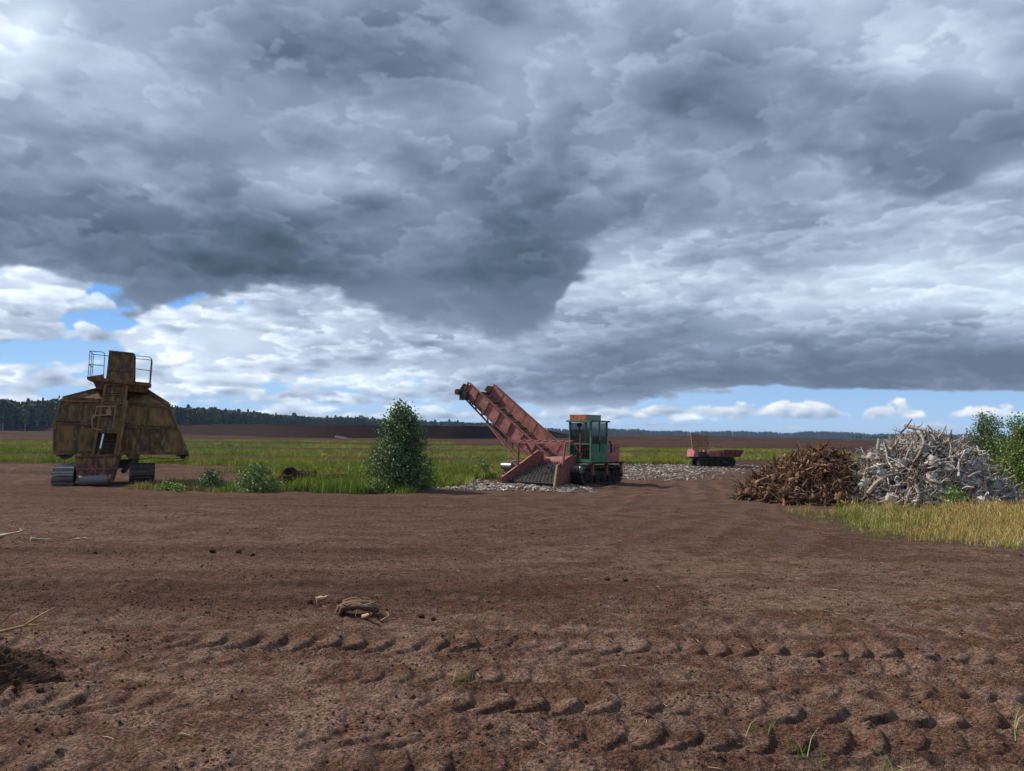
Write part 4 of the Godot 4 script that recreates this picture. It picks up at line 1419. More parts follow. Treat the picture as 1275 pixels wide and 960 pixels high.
# a torn-out stump: a short broken trunk and the roots that spread from its foot
func stump_shape(seed_value: int, tones: Array, big: float) -> Shape:
	var rng := RandomNumberGenerator.new()
	rng.seed = seed_value
	var s := Shape.new()
	s.use_tint = true
	s.gnarl = 0.38
	s.gnarl_rng.seed = seed_value
	var tall := rng.randf_range(0.22, 0.5) * big
	var fat := rng.randf_range(0.09, 0.22) * big
	s.tint = tones[rng.randi() % 4]
	var trunk := wavy(rng, Vector3(0, -0.05, 0), Vector3(rng.randfn(0, 0.2), 1, rng.randfn(0, 0.2)), tall, 4, 0.1)
	s.tube(trunk, [fat * 1.2, fat * 1.1, fat, fat * 0.95, fat * rng.randf_range(0.75, 1.0)], 9)
	# splinters where it broke
	for k in 4:
		s.tint = tones[rng.randi() % tones.size()]
		var a: Vector3 = trunk[4] + Vector3(rng.randfn(0, fat * 0.4), -0.03, rng.randfn(0, fat * 0.4))
		s.tube([a, a + Vector3(rng.randfn(0, 0.03), rng.randf_range(0.06, 0.2) * big, rng.randfn(0, 0.03))], [fat * 0.3, 0.004], 4)
	var roots := rng.randi_range(7, 11)
	for k in roots:
		var ang := TAU * (k + rng.randf_range(-0.3, 0.3)) / roots
		var dir := Vector3(cos(ang), rng.randf_range(-0.45, 0.25), sin(ang))
		var len_ := rng.randf_range(0.28, 0.8) * big
		var r0 := rng.randf_range(0.03, 0.085) * big
		s.tint = tones[rng.randi() % tones.size()]
		var pts := wavy(rng, Vector3(cos(ang), 0, sin(ang)) * fat * 0.8, dir, len_, 5, 0.26)
		s.tube(pts, taper(r0, 0.008, 6, rng), 6)
		for q in rng.randi_range(1, 3):
			var i := rng.randi_range(1, 4)
			var sub := wavy(rng, pts[i], (dir + Vector3(rng.randfn(0, 0.8), rng.randfn(0, 0.8), rng.randfn(0, 0.8))), len_ * rng.randf_range(0.3, 0.6), 4, 0.3)
			s.tube(sub, taper(r0 * 0.5, 0.003, 5, rng), 4)
	return s

# a loose root or broken stem
func stem_shape(seed_value: int, tones: Array, length: float, fat: float) -> Shape:
	var rng := RandomNumberGenerator.new()
	rng.seed = seed_value
	var s := Shape.new()
	s.use_tint = true
	s.tint = tones[rng.randi() % tones.size()]
	s.gnarl = 0.3
	s.gnarl_rng.seed = seed_value
	var pts := wavy(rng, Vector3(-length / 2, 0, 0), Vector3(1, 0, 0), length, 7, 0.13)
	s.tube(pts, taper(fat, fat * 0.35, 8, rng), 6)
	for q in 3:
		var i := rng.randi_range(1, 6)
		s.tint = tones[rng.randi() % tones.size()]
		s.tube(wavy(rng, pts[i], Vector3(rng.randfn(0.5, 0.4), rng.randfn(0, 0.7), rng.randfn(0, 0.7)), length * rng.randf_range(0.15, 0.4), 4, 0.25), taper(fat * 0.5, 0.004, 5, rng), 4)
	return s

func turn_any(rng: RandomNumberGenerator) -> Basis:
	return Basis(Vector3(rng.randfn(), rng.randfn(), rng.randfn()).normalized(), rng.randf() * TAU)

# places over a mound: middle, half axes, height, flatness of the top
func mound_point(rng: RandomNumberGenerator, mid: Vector3, ax: float, az: float, high: float, power: float, deep: float) -> Array:
	while true:
		var u := rng.randf_range(-1, 1)
		var w := rng.randf_range(-1, 1)
		var q := sqrt(u * u + w * w)
		if q > 1.0:
			continue
		var h := high * (1.0 - pow(q, power))
		var slope := high * power * pow(maxf(q, 0.01), power - 1.0)
		var out := Vector3(u / maxf(q, 0.01) * slope / ax, 1.0, w / maxf(q, 0.01) * slope / az).normalized()
		# steep flanks get their share too
		if rng.randf() > clampf(0.35 + slope * 0.35, 0.0, 1.0):
			continue
		return [mid + Vector3(u * ax, h, w * az) - out * deep, out]
	return []

func spot(at: Vector3, mid: Vector3, ax: float, high: float) -> String:
	var x := (at.x - mid.x) / ax
	if at.y > high * 0.72:
		return " near its top"
	var level := "halfway up" if at.y > high * 0.36 else "low down"
	if at.z < mid.z - 0.3:
		return " %s round its back" % level
	return " %s on its %s" % [level, "left flank" if x < -0.42 else "right flank" if x > 0.42 else "front"]

func build_heap(kind: String, mid: Vector3, ax: float, az: float, high: float, power: float, tones: Array, stumps: int, stems: int, tangles: int, seed_value: int, words: Dictionary) -> void:
	var rng := RandomNumberGenerator.new()
	rng.seed = seed_value
	var mat := tinted(0.85)
	mat.uv1_triplanar = true
	mat.albedo_texture = wood_grain
	mat.uv1_scale = Vector3(2.5, 2.5, 2.5)
	var kinds := []
	for k in 9:
		kinds.append(stump_shape(seed_value * 10 + k, tones, 0.5 if k < 4 else 0.72).mesh())
	var long := []
	for k in 6:
		long.append(stem_shape(seed_value * 20 + k, tones, 0.62 + 0.12 * k, 0.022 + 0.008 * k).mesh())
	for k in stumps:
		var p := mound_point(rng, mid, ax, az, high, power, rng.randf_range(0.0, 0.24))
		var o := hold(numbered(kind + "_stump"), kinds[rng.randi() % kinds.size()], mat, self)
		var b := turn_any(rng)
		var at: Vector3 = p[0]
		at.y = maxf(at.y, 0.14)
		o.transform = Transform3D(b.scaled(Vector3.ONE * rng.randf_range(0.72, 1.0)), at)
		tag(o, words.stump + spot(at, mid, ax, high), "stump", words.stumps)
	for k in stems:
		var p := mound_point(rng, mid, ax, az, high, power, rng.randf_range(-0.06, 0.10))
		var o := hold(numbered(kind + "_root"), long[rng.randi() % long.size()], mat, self)
		var out: Vector3 = p[1]
		# loose stems lie along the slope
		var lie := out.cross(Vector3(rng.randfn(), rng.randfn() * 0.4, rng.randfn())).normalized()
		lie = (lie + out * rng.randfn(0, 0.22)).normalized()
		var third := lie.cross(out).normalized()
		var at: Vector3 = p[0]
		at.y = maxf(at.y, 0.10)
		o.transform = Transform3D(Basis(lie, third.cross(lie).normalized(), third), at)
		tag(o, words.stem + spot(at, mid, ax, high), "root", words.stems)
	# the packed inside: small roots nobody could count
	var pack := Shape.new()
	pack.use_tint = true
	for k in tangles:
		var p := mound_point(rng, mid, ax, az, high, power, 0.05 + 0.5 * rng.randf() * rng.randf())
		var c: Color = tones[rng.randi() % tones.size()]
		pack.tint = c
		var at: Vector3 = p[0]
		at.y = maxf(at.y, 0.05)
		var n := rng.randf_range(0.15, 0.5)
		var r := rng.randf_range(0.005, 0.026)
		var d := Vector3(rng.randfn(), rng.randfn() * 0.8, rng.randfn())
		pack.tube(wavy(rng, at, d, n, 3, 0.3), [r, r * 0.9, r * 0.7, r * 0.3], 4, false)
	var o := part(numbered(kind + "_root_tangle"), pack, mat, self)
	tag(o, words.tangle, "roots", "", "stuff")
	# dark filler added in the core so the gaps between roots stay dark
	var core := Shape.new()
	var f := noise(seed_value, 1.0, 3)
	core.lump(mid + Vector3(0, 0.02, 0), Vector3(ax * 0.62, high * 0.70, az * 0.62), 0.22, f, 14, 22)
	var co := part(numbered(kind + "_heap_core"), core, peat_dark, self)
	tag(co, words.core, "earth", "", "stuff")

var wood_grain: ImageTexture

func build_heaps() -> void:
	wood_grain = texture_of(noise(301, 0.03, 5), 256, [[0.0, Color(0.62, 0.6, 0.58)], [0.35, Color(0.85, 0.84, 0.82)], [1.0, Color(1, 1, 1)]], 1.3)
	var white := [Color(0.56, 0.535, 0.53), Color(0.66, 0.635, 0.63), Color(0.46, 0.43, 0.42), Color(0.36, 0.315, 0.29), Color(0.72, 0.695, 0.69), Color(0.24, 0.18, 0.15), Color(0.44, 0.37, 0.31)]
	var brown := [Color(0.14, 0.074, 0.041), Color(0.19, 0.10, 0.054), Color(0.10, 0.053, 0.032), Color(0.075, 0.042, 0.028), Color(0.30, 0.165, 0.082), Color(0.46, 0.29, 0.155), Color(0.20, 0.105, 0.056), Color(0.34, 0.22, 0.135)]
	build_heap("bleached", Vector3(10.85, 0.0, -20.95), 2.4, 1.9, 1.88, 1.65, white, 190, 75, 6000, 3, {"stump": "bleached silver-grey stump in the white heap,", "stumps": "bleached stumps in the white heap", "stem": "bleached loose root lying on the white heap,", "stems": "loose bleached roots on the white heap", "tangle": "mass of thin bleached roots packed inside the white heap", "core": "dark filler added in the middle of the white root heap"})
	build_heap("brown", Vector3(8.3, 0.0, -21.7), 2.15, 1.8, 1.46, 1.35, brown, 180, 50, 4200, 4, {"stump": "dug-out brown stump in the brown heap,", "stumps": "brown stumps in the brown heap", "stem": "brown loose root lying on the brown heap,", "stems": "loose brown roots on the brown heap", "tangle": "mass of thin brown roots packed inside the brown heap", "core": "dark filler added in the middle of the brown root heap"})

# ------------------------------------------------------------------ plants
func leaf_material(gloss: float) -> StandardMaterial3D:
	var m := tinted(gloss)
	m.cull_mode = BaseMaterial3D.CULL_DISABLED
	m.backlight_enabled = true
	m.backlight = Color(0.5, 0.6, 0.3)
	return m

func leaf(s: Shape, at: Vector3, rng: RandomNumberGenerator, size: float) -> void:
	var b := turn_any(rng)
	var l := b.x * size
	var w := b.y * size * 0.42
	var n := (b.z + Vector3(0, 0.6, 0)).normalized()
	s.tri(at - l * 0.5, at + w, at + l * 0.5, n, n, n)
	s.tri(at - l * 0.5, at + l * 0.5, at - w, n, n, n)

# a leafy bush: stems from the ground, side twigs, leaves along them
func bush(called: String, label: String, category: String, at: Vector3, high: float, wide: float, stems: int, leaves: int, size: float, tones: Array, bark: Color, shape_power: float, seed_value: int, group := "") -> Node3D:
	var rng := RandomNumberGenerator.new()
	rng.seed = seed_value
	var t := thing(called, label, category, at, 0.0, group)
	var wood := Shape.new()
	var crown := Shape.new()
	crown.use_tint = true
	var twigs := []
	var main := wavy(rng, Vector3(0, -0.05, 0), Vector3(rng.randfn(0, 0.05), 1, 0), high * 0.95, 8, 0.05)
	wood.tube(main, taper(0.012 + high * 0.012, 0.005, 9, rng), 6)
	for k in stems:
		var f := pow(rng.randf(), 1.15)
		var y := f * high * 0.96
		var reach := wide * (pow(1.0 - f, shape_power) * 0.95 + 0.06) * rng.randf_range(0.55, 1.15)
		if f < 0.06:
			reach *= 0.75 + f * 4.0
		var ang := rng.randf() * TAU
		var from: Vector3 = main[int(clampf(f * 8.0 * 0.8, 0, 7))]
		from.y = minf(from.y, y * 0.8)
		var to := Vector3(cos(ang) * reach, y + high * 0.03, sin(ang) * reach)
		var mid := from.lerp(to, 0.5) + Vector3(rng.randfn(0, 0.04), -0.02 * high, rng.randfn(0, 0.04)) * wide
		wood.tube([from, mid, to], [0.004 + high * 0.004, 0.003 + high * 0.002, 0.002], 4, false)
		twigs.append([from, mid, to])
	for k in leaves:
		var w: Array = twigs[rng.randi() % twigs.size()]
		var f := 1.0 - pow(rng.randf(), 1.6) * 0.9
		var p: Vector3 = w[0].lerp(w[1], f).lerp(w[1].lerp(w[2], f), f)
		p += Vector3(rng.randfn(), rng.randfn(), rng.randfn()) * (0.05 + 0.035 * high) * 0.6
		if p.y < 0.03:
			p.y = 0.03 + rng.randf() * 0.05
		var c: Color = tones[rng.randi() % tones.size()]
		crown.tint = c * rng.randf_range(0.8, 1.2)
		leaf(crown, p, rng, size * rng.randf_range(0.7, 1.25))
	part("trunk", wood, plain(bark, 0.9), t)
	part("crown", crown, leaf_gloss, t)
	return t

var leaf_gloss: StandardMaterial3D

func grass_tuft(seed_value: int, blades: int, high: float, spread: float, width: float, droop: float, heads: int) -> Mesh:
	var rng := RandomNumberGenerator.new()
	rng.seed = seed_value
	var s := Shape.new()
	s.use_tint = true
	for k in blades:
		var ang := rng.randf() * TAU
		var at := Vector3(rng.randfn(0, spread), 0, rng.randfn(0, spread))
		var h := high * rng.randf_range(0.5, 1.1)
		var lean := Vector3(cos(ang), 0, sin(ang)) * h * droop * rng.randf_range(0.2, 1.0)
		var side := Vector3(-sin(ang), 0, cos(ang)).rotated(Vector3.UP, rng.randf_range(-1, 1)) * width
		var mid := at + lean * 0.35 + Vector3(0, h * 0.6, 0)
		var top := at + lean + Vector3(0, h * rng.randf_range(0.85, 1.0), 0)
		var n := (side.cross(Vector3.UP).normalized() + Vector3(0, 0.7, 0)).normalized()
		s.tint = Color(1, 1, 1) * rng.randf_range(0.7, 1.25)
		s.tri(at - side, at + side, mid + side * 0.8, n, n, n)
		s.tri(at - side, mid + side * 0.8, mid - side * 0.8, n, n, n)
		s.tri(mid - side * 0.8, mid + side * 0.8, top, n, n, n)
		if k < heads:
			s.tint = Color(1.25, 0.85, 0.75)
			s.tube([top - Vector3(0, h * 0.16, 0), top, top + Vector3(0, h * 0.1, 0) + lean * 0.1], [0.002, 0.010, 0.001], 4, false)
	return s.mesh()

func scatter(count: int, seed_value: int, pick: Callable) -> Array:
	# pick returns [position, size, color] or nothing
	var rng := RandomNumberGenerator.new()
	rng.seed = seed_value
	var places := []
	var colors := []
	for k in count:
		var q: Array = pick.call(rng)
		if q.is_empty():
			continue
		var b := Basis(Vector3.UP, rng.randf() * TAU).scaled(Vector3(q[1], q[1] * rng.randf_range(0.8, 1.2), q[1]))
		places.append(Transform3D(b, q[0]))
		colors.append(q[2])
	return [places, colors]

# green strips of the field: nearer edge, farther edge, left end, right end, growth 0 to 1
var strips := [
	[25.6, 28.4, -8.0, -2.6, 0.9], [33.0, 44.0, -11.5, 0.5, 0.85], [40.0, 44.0, -60.0, -11.5, 0.9], [56.0, 67.0, -90.0, 1.0, 0.95], [86.0, 102.0, -90.0, 3.0, 0.9], [130.0, 144.0, -60.0, -14.0, 0.4],
	[30.0, 33.0, -4.5, -1.8, 0.5],
	[47.5, 50.0, 4.4, 9.0, 0.7], [58.0, 67.0, 3.0, 30.0, 0.9], [86.0, 100.0, -2.0, 36.0, 0.8], [35.0, 43.0, -1.5, 3.6, 0.9]]

func build_grass() -> void:
	var mat := leaf_material(0.75)
	mat.metallic_specular = 0.3
	for v in 3:
		var tuft := grass_tuft(500 + v, 16, [0.20, 0.32, 0.14][v], 0.18, 0.010, 0.7, [2, 3, 0][v])
		var got := scatter(30000, 510 + v, func(rng: RandomNumberGenerator) -> Array:
			var s: Array = strips[rng.randi() % strips.size()]
			var d := sqrt(lerpf(s[0] * s[0], s[1] * s[1], rng.randf()))
			var x := rng.randf_range(maxf(s[2], -d * 0.75), s[3] + 0.03 * d)
			var d2 := d + 0.06 * x
			var patchy := g_big.get_noise_2d(x * 0.35, d * 0.8) + 0.6 * g_mid.get_noise_2d(x * 0.3, d * 0.5)
			if patchy < lerpf(0.4, -0.28, s[4]) - 0.25 * smoothstep(2.0, -6.0, x) or rng.randf() > s[4]:
				return []
			if x < -15.5 and d2 < 40.0:
				return []
			var yellow := clampf(0.4 + 0.9 * g_big.get_noise_2d(x * 0.25 + 50.0, d * 0.25) + rng.randfn(0, 0.2), 0, 1)
			var c := Color(0.165, 0.25, 0.04).lerp(Color(0.40, 0.36, 0.085), yellow)
			if rng.randf() < 0.10:
				c = Color(0.38, 0.32, 0.16)
			return [Vector3(x, ground_height(x, -d2) - 0.02, -d2), rng.randf_range(0.7, 1.3) * lerpf(0.9, 1.25, clampf(d / 100.0, 0, 1)), c])
		stuff("field_grass", ["lush green grass in strips across the peat field", "taller seeding grass among the green field strips", "short green growth along the field strips"][v], "grass", tuft, mat, got[0], got[1])
	# verge by the ditch
	for v in 2:
		var tuft := grass_tuft(530 + v, 16, [0.42, 0.22][v], 0.12, 0.007, 0.45, [2, 0][v])
		var got := scatter([4600, 4800][v], 540 + v, func(rng: RandomNumberGenerator) -> Array:
			var x := rng.randf_range(-10.9, -2.2)
			var d := rng.randf_range(22.0, 25.4)
			var edge := 22.5 + 0.9 * g_mid.get_noise_2d(x * 0.9, 2.0) + 0.5 * g_small.get_noise_2d(x * 0.6, 5.0)
			if d < edge or x > -2.8 and d < 24.0:
				return []
			var c := Color(0.14, 0.235, 0.035).lerp(Color(0.27, 0.285, 0.06), rng.randf())
			if v == 0:
				# tall grass stands between turf block and birch
				if x < -6.2 or x > -3.4 or d > 24.2:
					return []
			elif g_mid.get_noise_2d(x * 0.9 + 8.0, d * 0.9) < -0.12:
				return []
			elif x < -8.2 or rng.randf() < 0.22:
				c = Color(0.34, 0.25, 0.115).lerp(Color(0.16, 0.18, 0.05), rng.randf() * 0.7)
				if rng.randf() < 0.5:
					return []
			return [Vector3(x, ground_height(x, -d) - 0.02, -d), rng.randf_range(0.6, 1.15), c])
		stuff("verge_grass", ["tall green grass along the verge between turf block and birch", "low grass filling the verge beside the ditch"][v], "grass", tuft, mat, got[0], got[1])
	# tawny grass in front of the heaps
	for v in 3:
		var tuft := grass_tuft(560 + v, 18, [0.24, 0.34, 0.17][v], 0.10, 0.0042, 0.6, [4, 7, 1][v])
		var got := scatter([15000, 5000, 22000][v], 570 + v, func(rng: RandomNumberGenerator) -> Array:
			var x := rng.randf_range(5.6, 19.0)
			var z := rng.randf_range(-27.0, -11.6)
			if grassy(x, z) < 0.5:
				return []
			var e := x - 6.1
			var gaps := smoothstep(-0.35, 0.15, g_mid.get_noise_2d(x * 0.6 + 5.0, z * 0.6) + 0.4 * smoothstep(8.0, 12.0, x))
			var thin := smoothstep(0.0, 2.6, e + 0.8 * g_mid.get_noise_2d(x, z)) * smoothstep(-11.4, -15.0, z) * lerpf(0.25, 1.0, gaps)
			if z < -16.5:
				thin *= smoothstep(5.6, 9.0, x)
			if rng.randf() > 0.05 + 0.95 * thin:
				return []
			var green := clampf(0.42 + 1.2 * g_big.get_noise_2d(x * 0.5, z * 0.5) + 0.25 * smoothstep(12.0, 16.0, x) + rng.randfn(0, 0.2), 0, 1)
			var c := Color(0.46, 0.355, 0.145).lerp(Color(0.22, 0.255, 0.06), green)
			if rng.randf() < 0.18:
				c = Color(0.58, 0.48, 0.27)
			return [Vector3(x, ground_height(x, z) - 0.01, z), rng.randf_range(0.6, 1.15) * lerpf(0.55, 1.0, thin), c])
		stuff("tawny_grass", ["tawny seeding grass in front of the root heaps", "taller tan grass stalks before the white heap", "short yellow-green grass at the edge of the yard"][v], "grass", tuft, mat, got[0], got[1])

func single_tuft(label: String, at: Vector3, blades: int, high: float, seed_value: int, group := "") -> void:
	var s := hold(numbered("grass_tuft"), grass_tuft(seed_value, blades, high, 0.035 + high * 0.2, 0.0035, 1.3, 0), green_grass, self)
	s.position = at + Vector3(0, ground_height(at.x, at.z), 0)
	tag(s, label, "grass", group)

var green_grass: StandardMaterial3D

func build_plants() -> void:
	leaf_gloss = leaf_material(0.58)
	leaf_gloss.metallic_specular = 0.35
	green_grass = leaf_material(0.6)
	green_grass.albedo_color = srgb(0.20, 0.27, 0.06)
	var deep := [Color(0.055, 0.105, 0.036), Color(0.07, 0.13, 0.045), Color(0.09, 0.155, 0.055), Color(0.13, 0.20, 0.085)]
	var fresh := [Color(0.13, 0.22, 0.04), Color(0.17, 0.26, 0.055), Color(0.10, 0.18, 0.04), Color(0.21, 0.285, 0.08)]
	var willow := [Color(0.12, 0.185, 0.05), Color(0.15, 0.215, 0.065), Color(0.09, 0.15, 0.04), Color(0.19, 0.24, 0.09)]
	bush("birch_sapling", "bushy dark green birch sapling standing alone left of the loader", "tree", Vector3(-3.3, 0, -23.6), 2.62, 1.12, 520, 15000, 0.062, deep, Color(0.12, 0.08, 0.06), 0.55, 41)
	bush("willow_shrub", "pale green willow shrub on the verge between harvester and birch", "shrub", Vector3(-7.2, 0, -22.6), 0.80, 0.85, 110, 3000, 0.05, willow, Color(0.16, 0.13, 0.1), 0.5, 42)
	bush("dark_shrub", "dark shrub in the harvester's shadow beside the willow shrub", "shrub", Vector3(-8.65, 0, -22.9), 0.62, 0.55, 60, 1300, 0.05, deep, Color(0.1, 0.08, 0.06), 0.5, 43)
	bush("low_weed", "small low weed right of the harvester's track in its shadow", "plant", Vector3(-9.7, 0, -22.5), 0.34, 0.34, 30, 420, 0.05, fresh, Color(0.1, 0.09, 0.05), 0.5, 44)
	bush("low_weed", "small bright weed at the yard's edge before the dark shrub", "plant", Vector3(-9.15, 0, -21.9), 0.26, 0.2, 18, 200, 0.05, fresh, Color(0.1, 0.09, 0.05), 0.5, 45)
	bush("low_weed", "grey-green weed at the foot of the birch sapling", "plant", Vector3(-3.95, 0, -22.5), 0.4, 0.3, 26, 300, 0.05, willow, Color(0.1, 0.09, 0.05), 0.5, 46)
	bush("low_weed", "leafy weed growing against the front of the white heap", "plant", Vector3(10.5, 0, -18.85), 0.62, 0.42, 40, 700, 0.05, fresh, Color(0.1, 0.09, 0.05), 0.4, 47)
	bush("low_weed", "leafy weed by the loader's left track among the grass", "plant", Vector3(-1.1, 0, -31.0), 0.7, 0.6, 40, 600, 0.06, willow, Color(0.1, 0.09, 0.05), 0.5, 48)
	bush("birch_bush", "tall green birch bush at the right edge behind the white heap", "tree", Vector3(15.35, 0, -23.4), 2.55, 1.25, 300, 9000, 0.06, fresh, Color(0.14, 0.11, 0.09), 0.35, 51)
	bush("birch_bush", "blue-green birch bush farther back behind the white heap's right end", "tree", Vector3(17.9, 0, -29.8), 2.75, 1.25, 240, 7000, 0.065, [Color(0.09, 0.155, 0.055), Color(0.12, 0.195, 0.07), Color(0.15, 0.235, 0.085)], Color(0.14, 0.11, 0.09), 0.45, 52)
	bush("birch_bush", "low green bush in the right corner below the tall birch bush", "shrub", Vector3(14.2, 0, -21.0), 1.15, 0.8, 110, 2800, 0.055, fresh, Color(0.14, 0.11, 0.09), 0.4, 53)
	# sprigs in the yard
	single_tuft("small sparse grass sprig in the middle of the wheel tracks", Vector3(-0.28, 0, -5.42), 9, 0.16, 601)
	single_tuft("tiny grass sprig left of the middle sprig on the tracks", Vector3(-0.62, 0, -5.55), 6, 0.13, 602)
	single_tuft("grass sprig nearest the bottom edge, right of centre", Vector3(1.55, 0, -4.25), 12, 0.16, 603)
	single_tuft("thin grass sprig just behind the bottom-edge sprig", Vector3(1.45, 0, -4.6), 8, 0.12, 604)
	single_tuft("grass sprig at the bottom right corner of the yard", Vector3(2.98, 0, -4.62), 14, 0.15, 605)
	single_tuft("grass sprig at the bottom edge between the other two", Vector3(1.95, 0, -4.08), 9, 0.11, 606)

# ------------------------------------------------------------------ forest
func forest_crown(seed_value: int, kind: int) -> Array:
	var rng := RandomNumberGenerator.new()
	rng.seed = seed_value
	var crown := Shape.new()
	crown.use_tint = true
	var trunk := Shape.new()
	var high := 1.0
	# unit height
	trunk.tube([Vector3(0, -0.02, 0), Vector3(0, 0.5, 0), Vector3(0, 0.94, 0)], [0.012, 0.009, 0.003], 5)
	for k in 420:
		var p := Vector3.ZERO
		var ang := rng.randf() * TAU
		if kind == 0:
			# pine: bare stem, clumped head
			var c := int(rng.randf() * 7)
			var cy := 0.52 + 0.068 * c
			var ca := c * 2.4
			p = Vector3(cos(ca) * 0.055, cy, sin(ca) * 0.055) * Vector3(1, 1, 1) + Vector3(rng.randfn(0, 0.042), rng.randfn(0, 0.03), rng.randfn(0, 0.042))
		elif kind == 1:
			# spruce
			var f := pow(rng.randf(), 0.7)
			var r := 0.15 * (1.0 - f) * rng.randf_range(0.6, 1.1) * (0.75 + 0.25 * sin(f * 60.0))
			p = Vector3(cos(ang) * r, 0.14 + 0.86 * f, sin(ang) * r)
		else:
			# birch
			var f := rng.randf()
			var r := 0.13 * sqrt(sin(PI * pow(f, 0.8))) * sqrt(rng.randf())
			p = Vector3(cos(ang) * r, 0.28 + 0.72 * f, sin(ang) * r) + Vector3(rng.randfn(0, 0.015), 0, rng.randfn(0, 0.015))
		if kind == 3:
			# close-grown: green from the ground up
			var f := rng.randf()
			var r := 0.17 * sqrt(1.02 - f) * sqrt(rng.randf())
			p = Vector3(cos(ang) * r, f, sin(ang) * r)
		crown.tint = [Color(0.045, 0.075, 0.032), Color(0.032, 0.060, 0.028), Color(0.065, 0.11, 0.036), Color(0.04, 0.068, 0.03)][kind] * rng.randf_range(0.65, 1.35)
		leaf(crown, p, rng, 0.062)
	return [trunk.mesh(), crown.mesh(), high]

func build_forest() -> void:
	var rng := RandomNumberGenerator.new()
	rng.seed = 77
	var leaves := tinted(0.9)
	leaves.cull_mode = BaseMaterial3D.CULL_DISABLED
	var barks := [plain(Color(0.16, 0.10, 0.07), 0.9), plain(Color(0.09, 0.07, 0.055), 0.9), plain(Color(0.42, 0.41, 0.40), 0.9)]
	var shapes := []
	for kind in 4:
		for v in 2:
			shapes.append([forest_crown(800 + kind * 10 + v, kind), kind])
	# the wood's edge runs from close on the left to far away in the middle
	var edge := [Vector2(-420, -470), Vector2(-300, -500), Vector2(-250, -590), Vector2(-240, -900), Vector2(-130, -1150), Vector2(-25, -1370)]
	var line := []
	for k in edge.size() - 1:
		var n := int(edge[k].distance_to(edge[k + 1]) / 3.0)
		for i in n:
			line.append([edge[k].lerp(edge[k + 1], i / float(n)), (edge[k + 1] - edge[k]).normalized()])
	var singles := 0
	var rest := []
	for q in line:
		var p: Vector2 = q[0]
		var out := Vector2(q[1].y, -q[1].x)
		if out.dot(p) < 0:
			out = -out
		for row in 9:
			var at: Vector2 = p + out * (row * 4.5 + rng.randf_range(-2, 2)) + q[1] * rng.randf_range(-2.0, 2.0)
			var tall := rng.randf_range(15.5, 20.5) + 3.0 * g_big.get_noise_2d(at.x * 0.02, at.y * 0.02)
			if rng.randf() < 0.04:
				tall *= 1.14
			var pick: int = [0, 1, 0, 1, 2, 3, 4, 5, 0, 3][rng.randi() % 10]
			var b := Basis(Vector3.UP, rng.randf() * TAU).scaled(Vector3(tall, tall, tall) * Vector3(rng.randf_range(0.85, 1.3), 1, rng.randf_range(0.85, 1.3)))
			var seen := at.x / -at.y > -0.68
			if row == 0 and singles < 300 and seen:
				singles += 1
				var kind: int = shapes[pick][1]
				var called: String = ["forest_pine", "forest_spruce", "forest_birch"][kind]
				var place := at.x / -at.y
				var where := "left of the harvester" if place < -0.58 else "behind the harvester" if place < -0.42 else "just right of the harvester" if place < -0.3 else "above the far red machine" if place < -0.16 else "near the birch sapling"
				var t := thing(called, ["dark pine at the far wood's edge ", "dark pointed spruce at the far wood's edge ", "birch with pale stem at the far wood's edge "][kind] + where, "tree", Vector3(at.x, 0, at.y), 0.0, ["pines along the far wood's edge", "spruces along the far wood's edge", "birches along the far wood's edge"][kind])
				t.transform = Transform3D(b, Vector3(at.x, 0, at.y))
				hold("trunk", shapes[pick][0][0], barks[kind], t)
				hold("crown", shapes[pick][0][1], leaves, t)
			else:
				rest.append([Transform3D(b, Vector3(at.x, 0, at.y)), pick if row < 3 else 6 + row % 2])
				if row == 2:
					rest.append([Transform3D(Basis.from_scale(Vector3(14, 6.5, 14)), Vector3(at.x, -0.5, at.y)), 6 + rng.randi() % 2])
	var by_kind := {}
	for r in rest:
		if not by_kind.has(r[1]):
			by_kind[r[1]] = []
		by_kind[r[1]].append(r[0])
	# far woods along the horizon on the right
	var far := [Vector2(-60, -1900), Vector2(300, -2300), Vector2(760, -2500), Vector2(1300, -2700), Vector2(2300, -2700)]
	var far_places := {}
	for k in far.size() - 1:
		var n := int(far[k].distance_to(far[k + 1]) / 4.0)
		for i in n:
			for row in 3:
				var at: Vector2 = far[k].lerp(far[k + 1], (i + rng.randf()) / n) + Vector2(rng.randf_range(-4, 4), -row * 12.0)
				var tall := rng.randf_range(15, 21) + 7.0 * g_big.get_noise_2d(at.x * 0.012, 9.0)
				var pick := 6 + rng.randi() % 2
				if not far_places.has(pick):
					far_places[pick] = []
				far_places[pick].append(Transform3D(Basis(Vector3.UP, rng.randf() * TAU).scaled(Vector3(tall * 1.5, tall, tall * 1.5)), Vector3(at.x, 0, at.y)))
	# pale green scrub where the far wood ends on the right
	for k in 260:
		var f := rng.randf()
		var at := Vector2(480, -1000).lerp(Vector2(560, -900), f) + Vector2(rng.randf_range(-70, 200), rng.randf_range(-30, 30))
		var tall := rng.randf_range(3.0, 6.0)
		if not far_places.has(4):
			far_places[4] = []
		far_places[4].append(Transform3D(Basis(Vector3.UP, rng.randf() * TAU).scaled(Vector3(tall * 2.0, tall, tall * 2.0)), Vector3(at.x, 0, at.y)))
	for pick in by_kind:
		var ones := []
		ones.resize(by_kind[pick].size())
		ones.fill(Color(1, 1, 1))
		stuff("wood_depths", "mass of trees standing deeper in the wood behind the left field", "forest", shapes[pick][0][1], leaves, by_kind[pick], ones)
	for pick in far_places:
		var ones := []
		ones.resize(far_places[pick].size())
		ones.fill(Color(1, 1, 1))
		stuff("far_wood", "thin dark line of woods along the far horizon", "forest", shapes[pick][0][1], leaves, far_places[pick], ones)

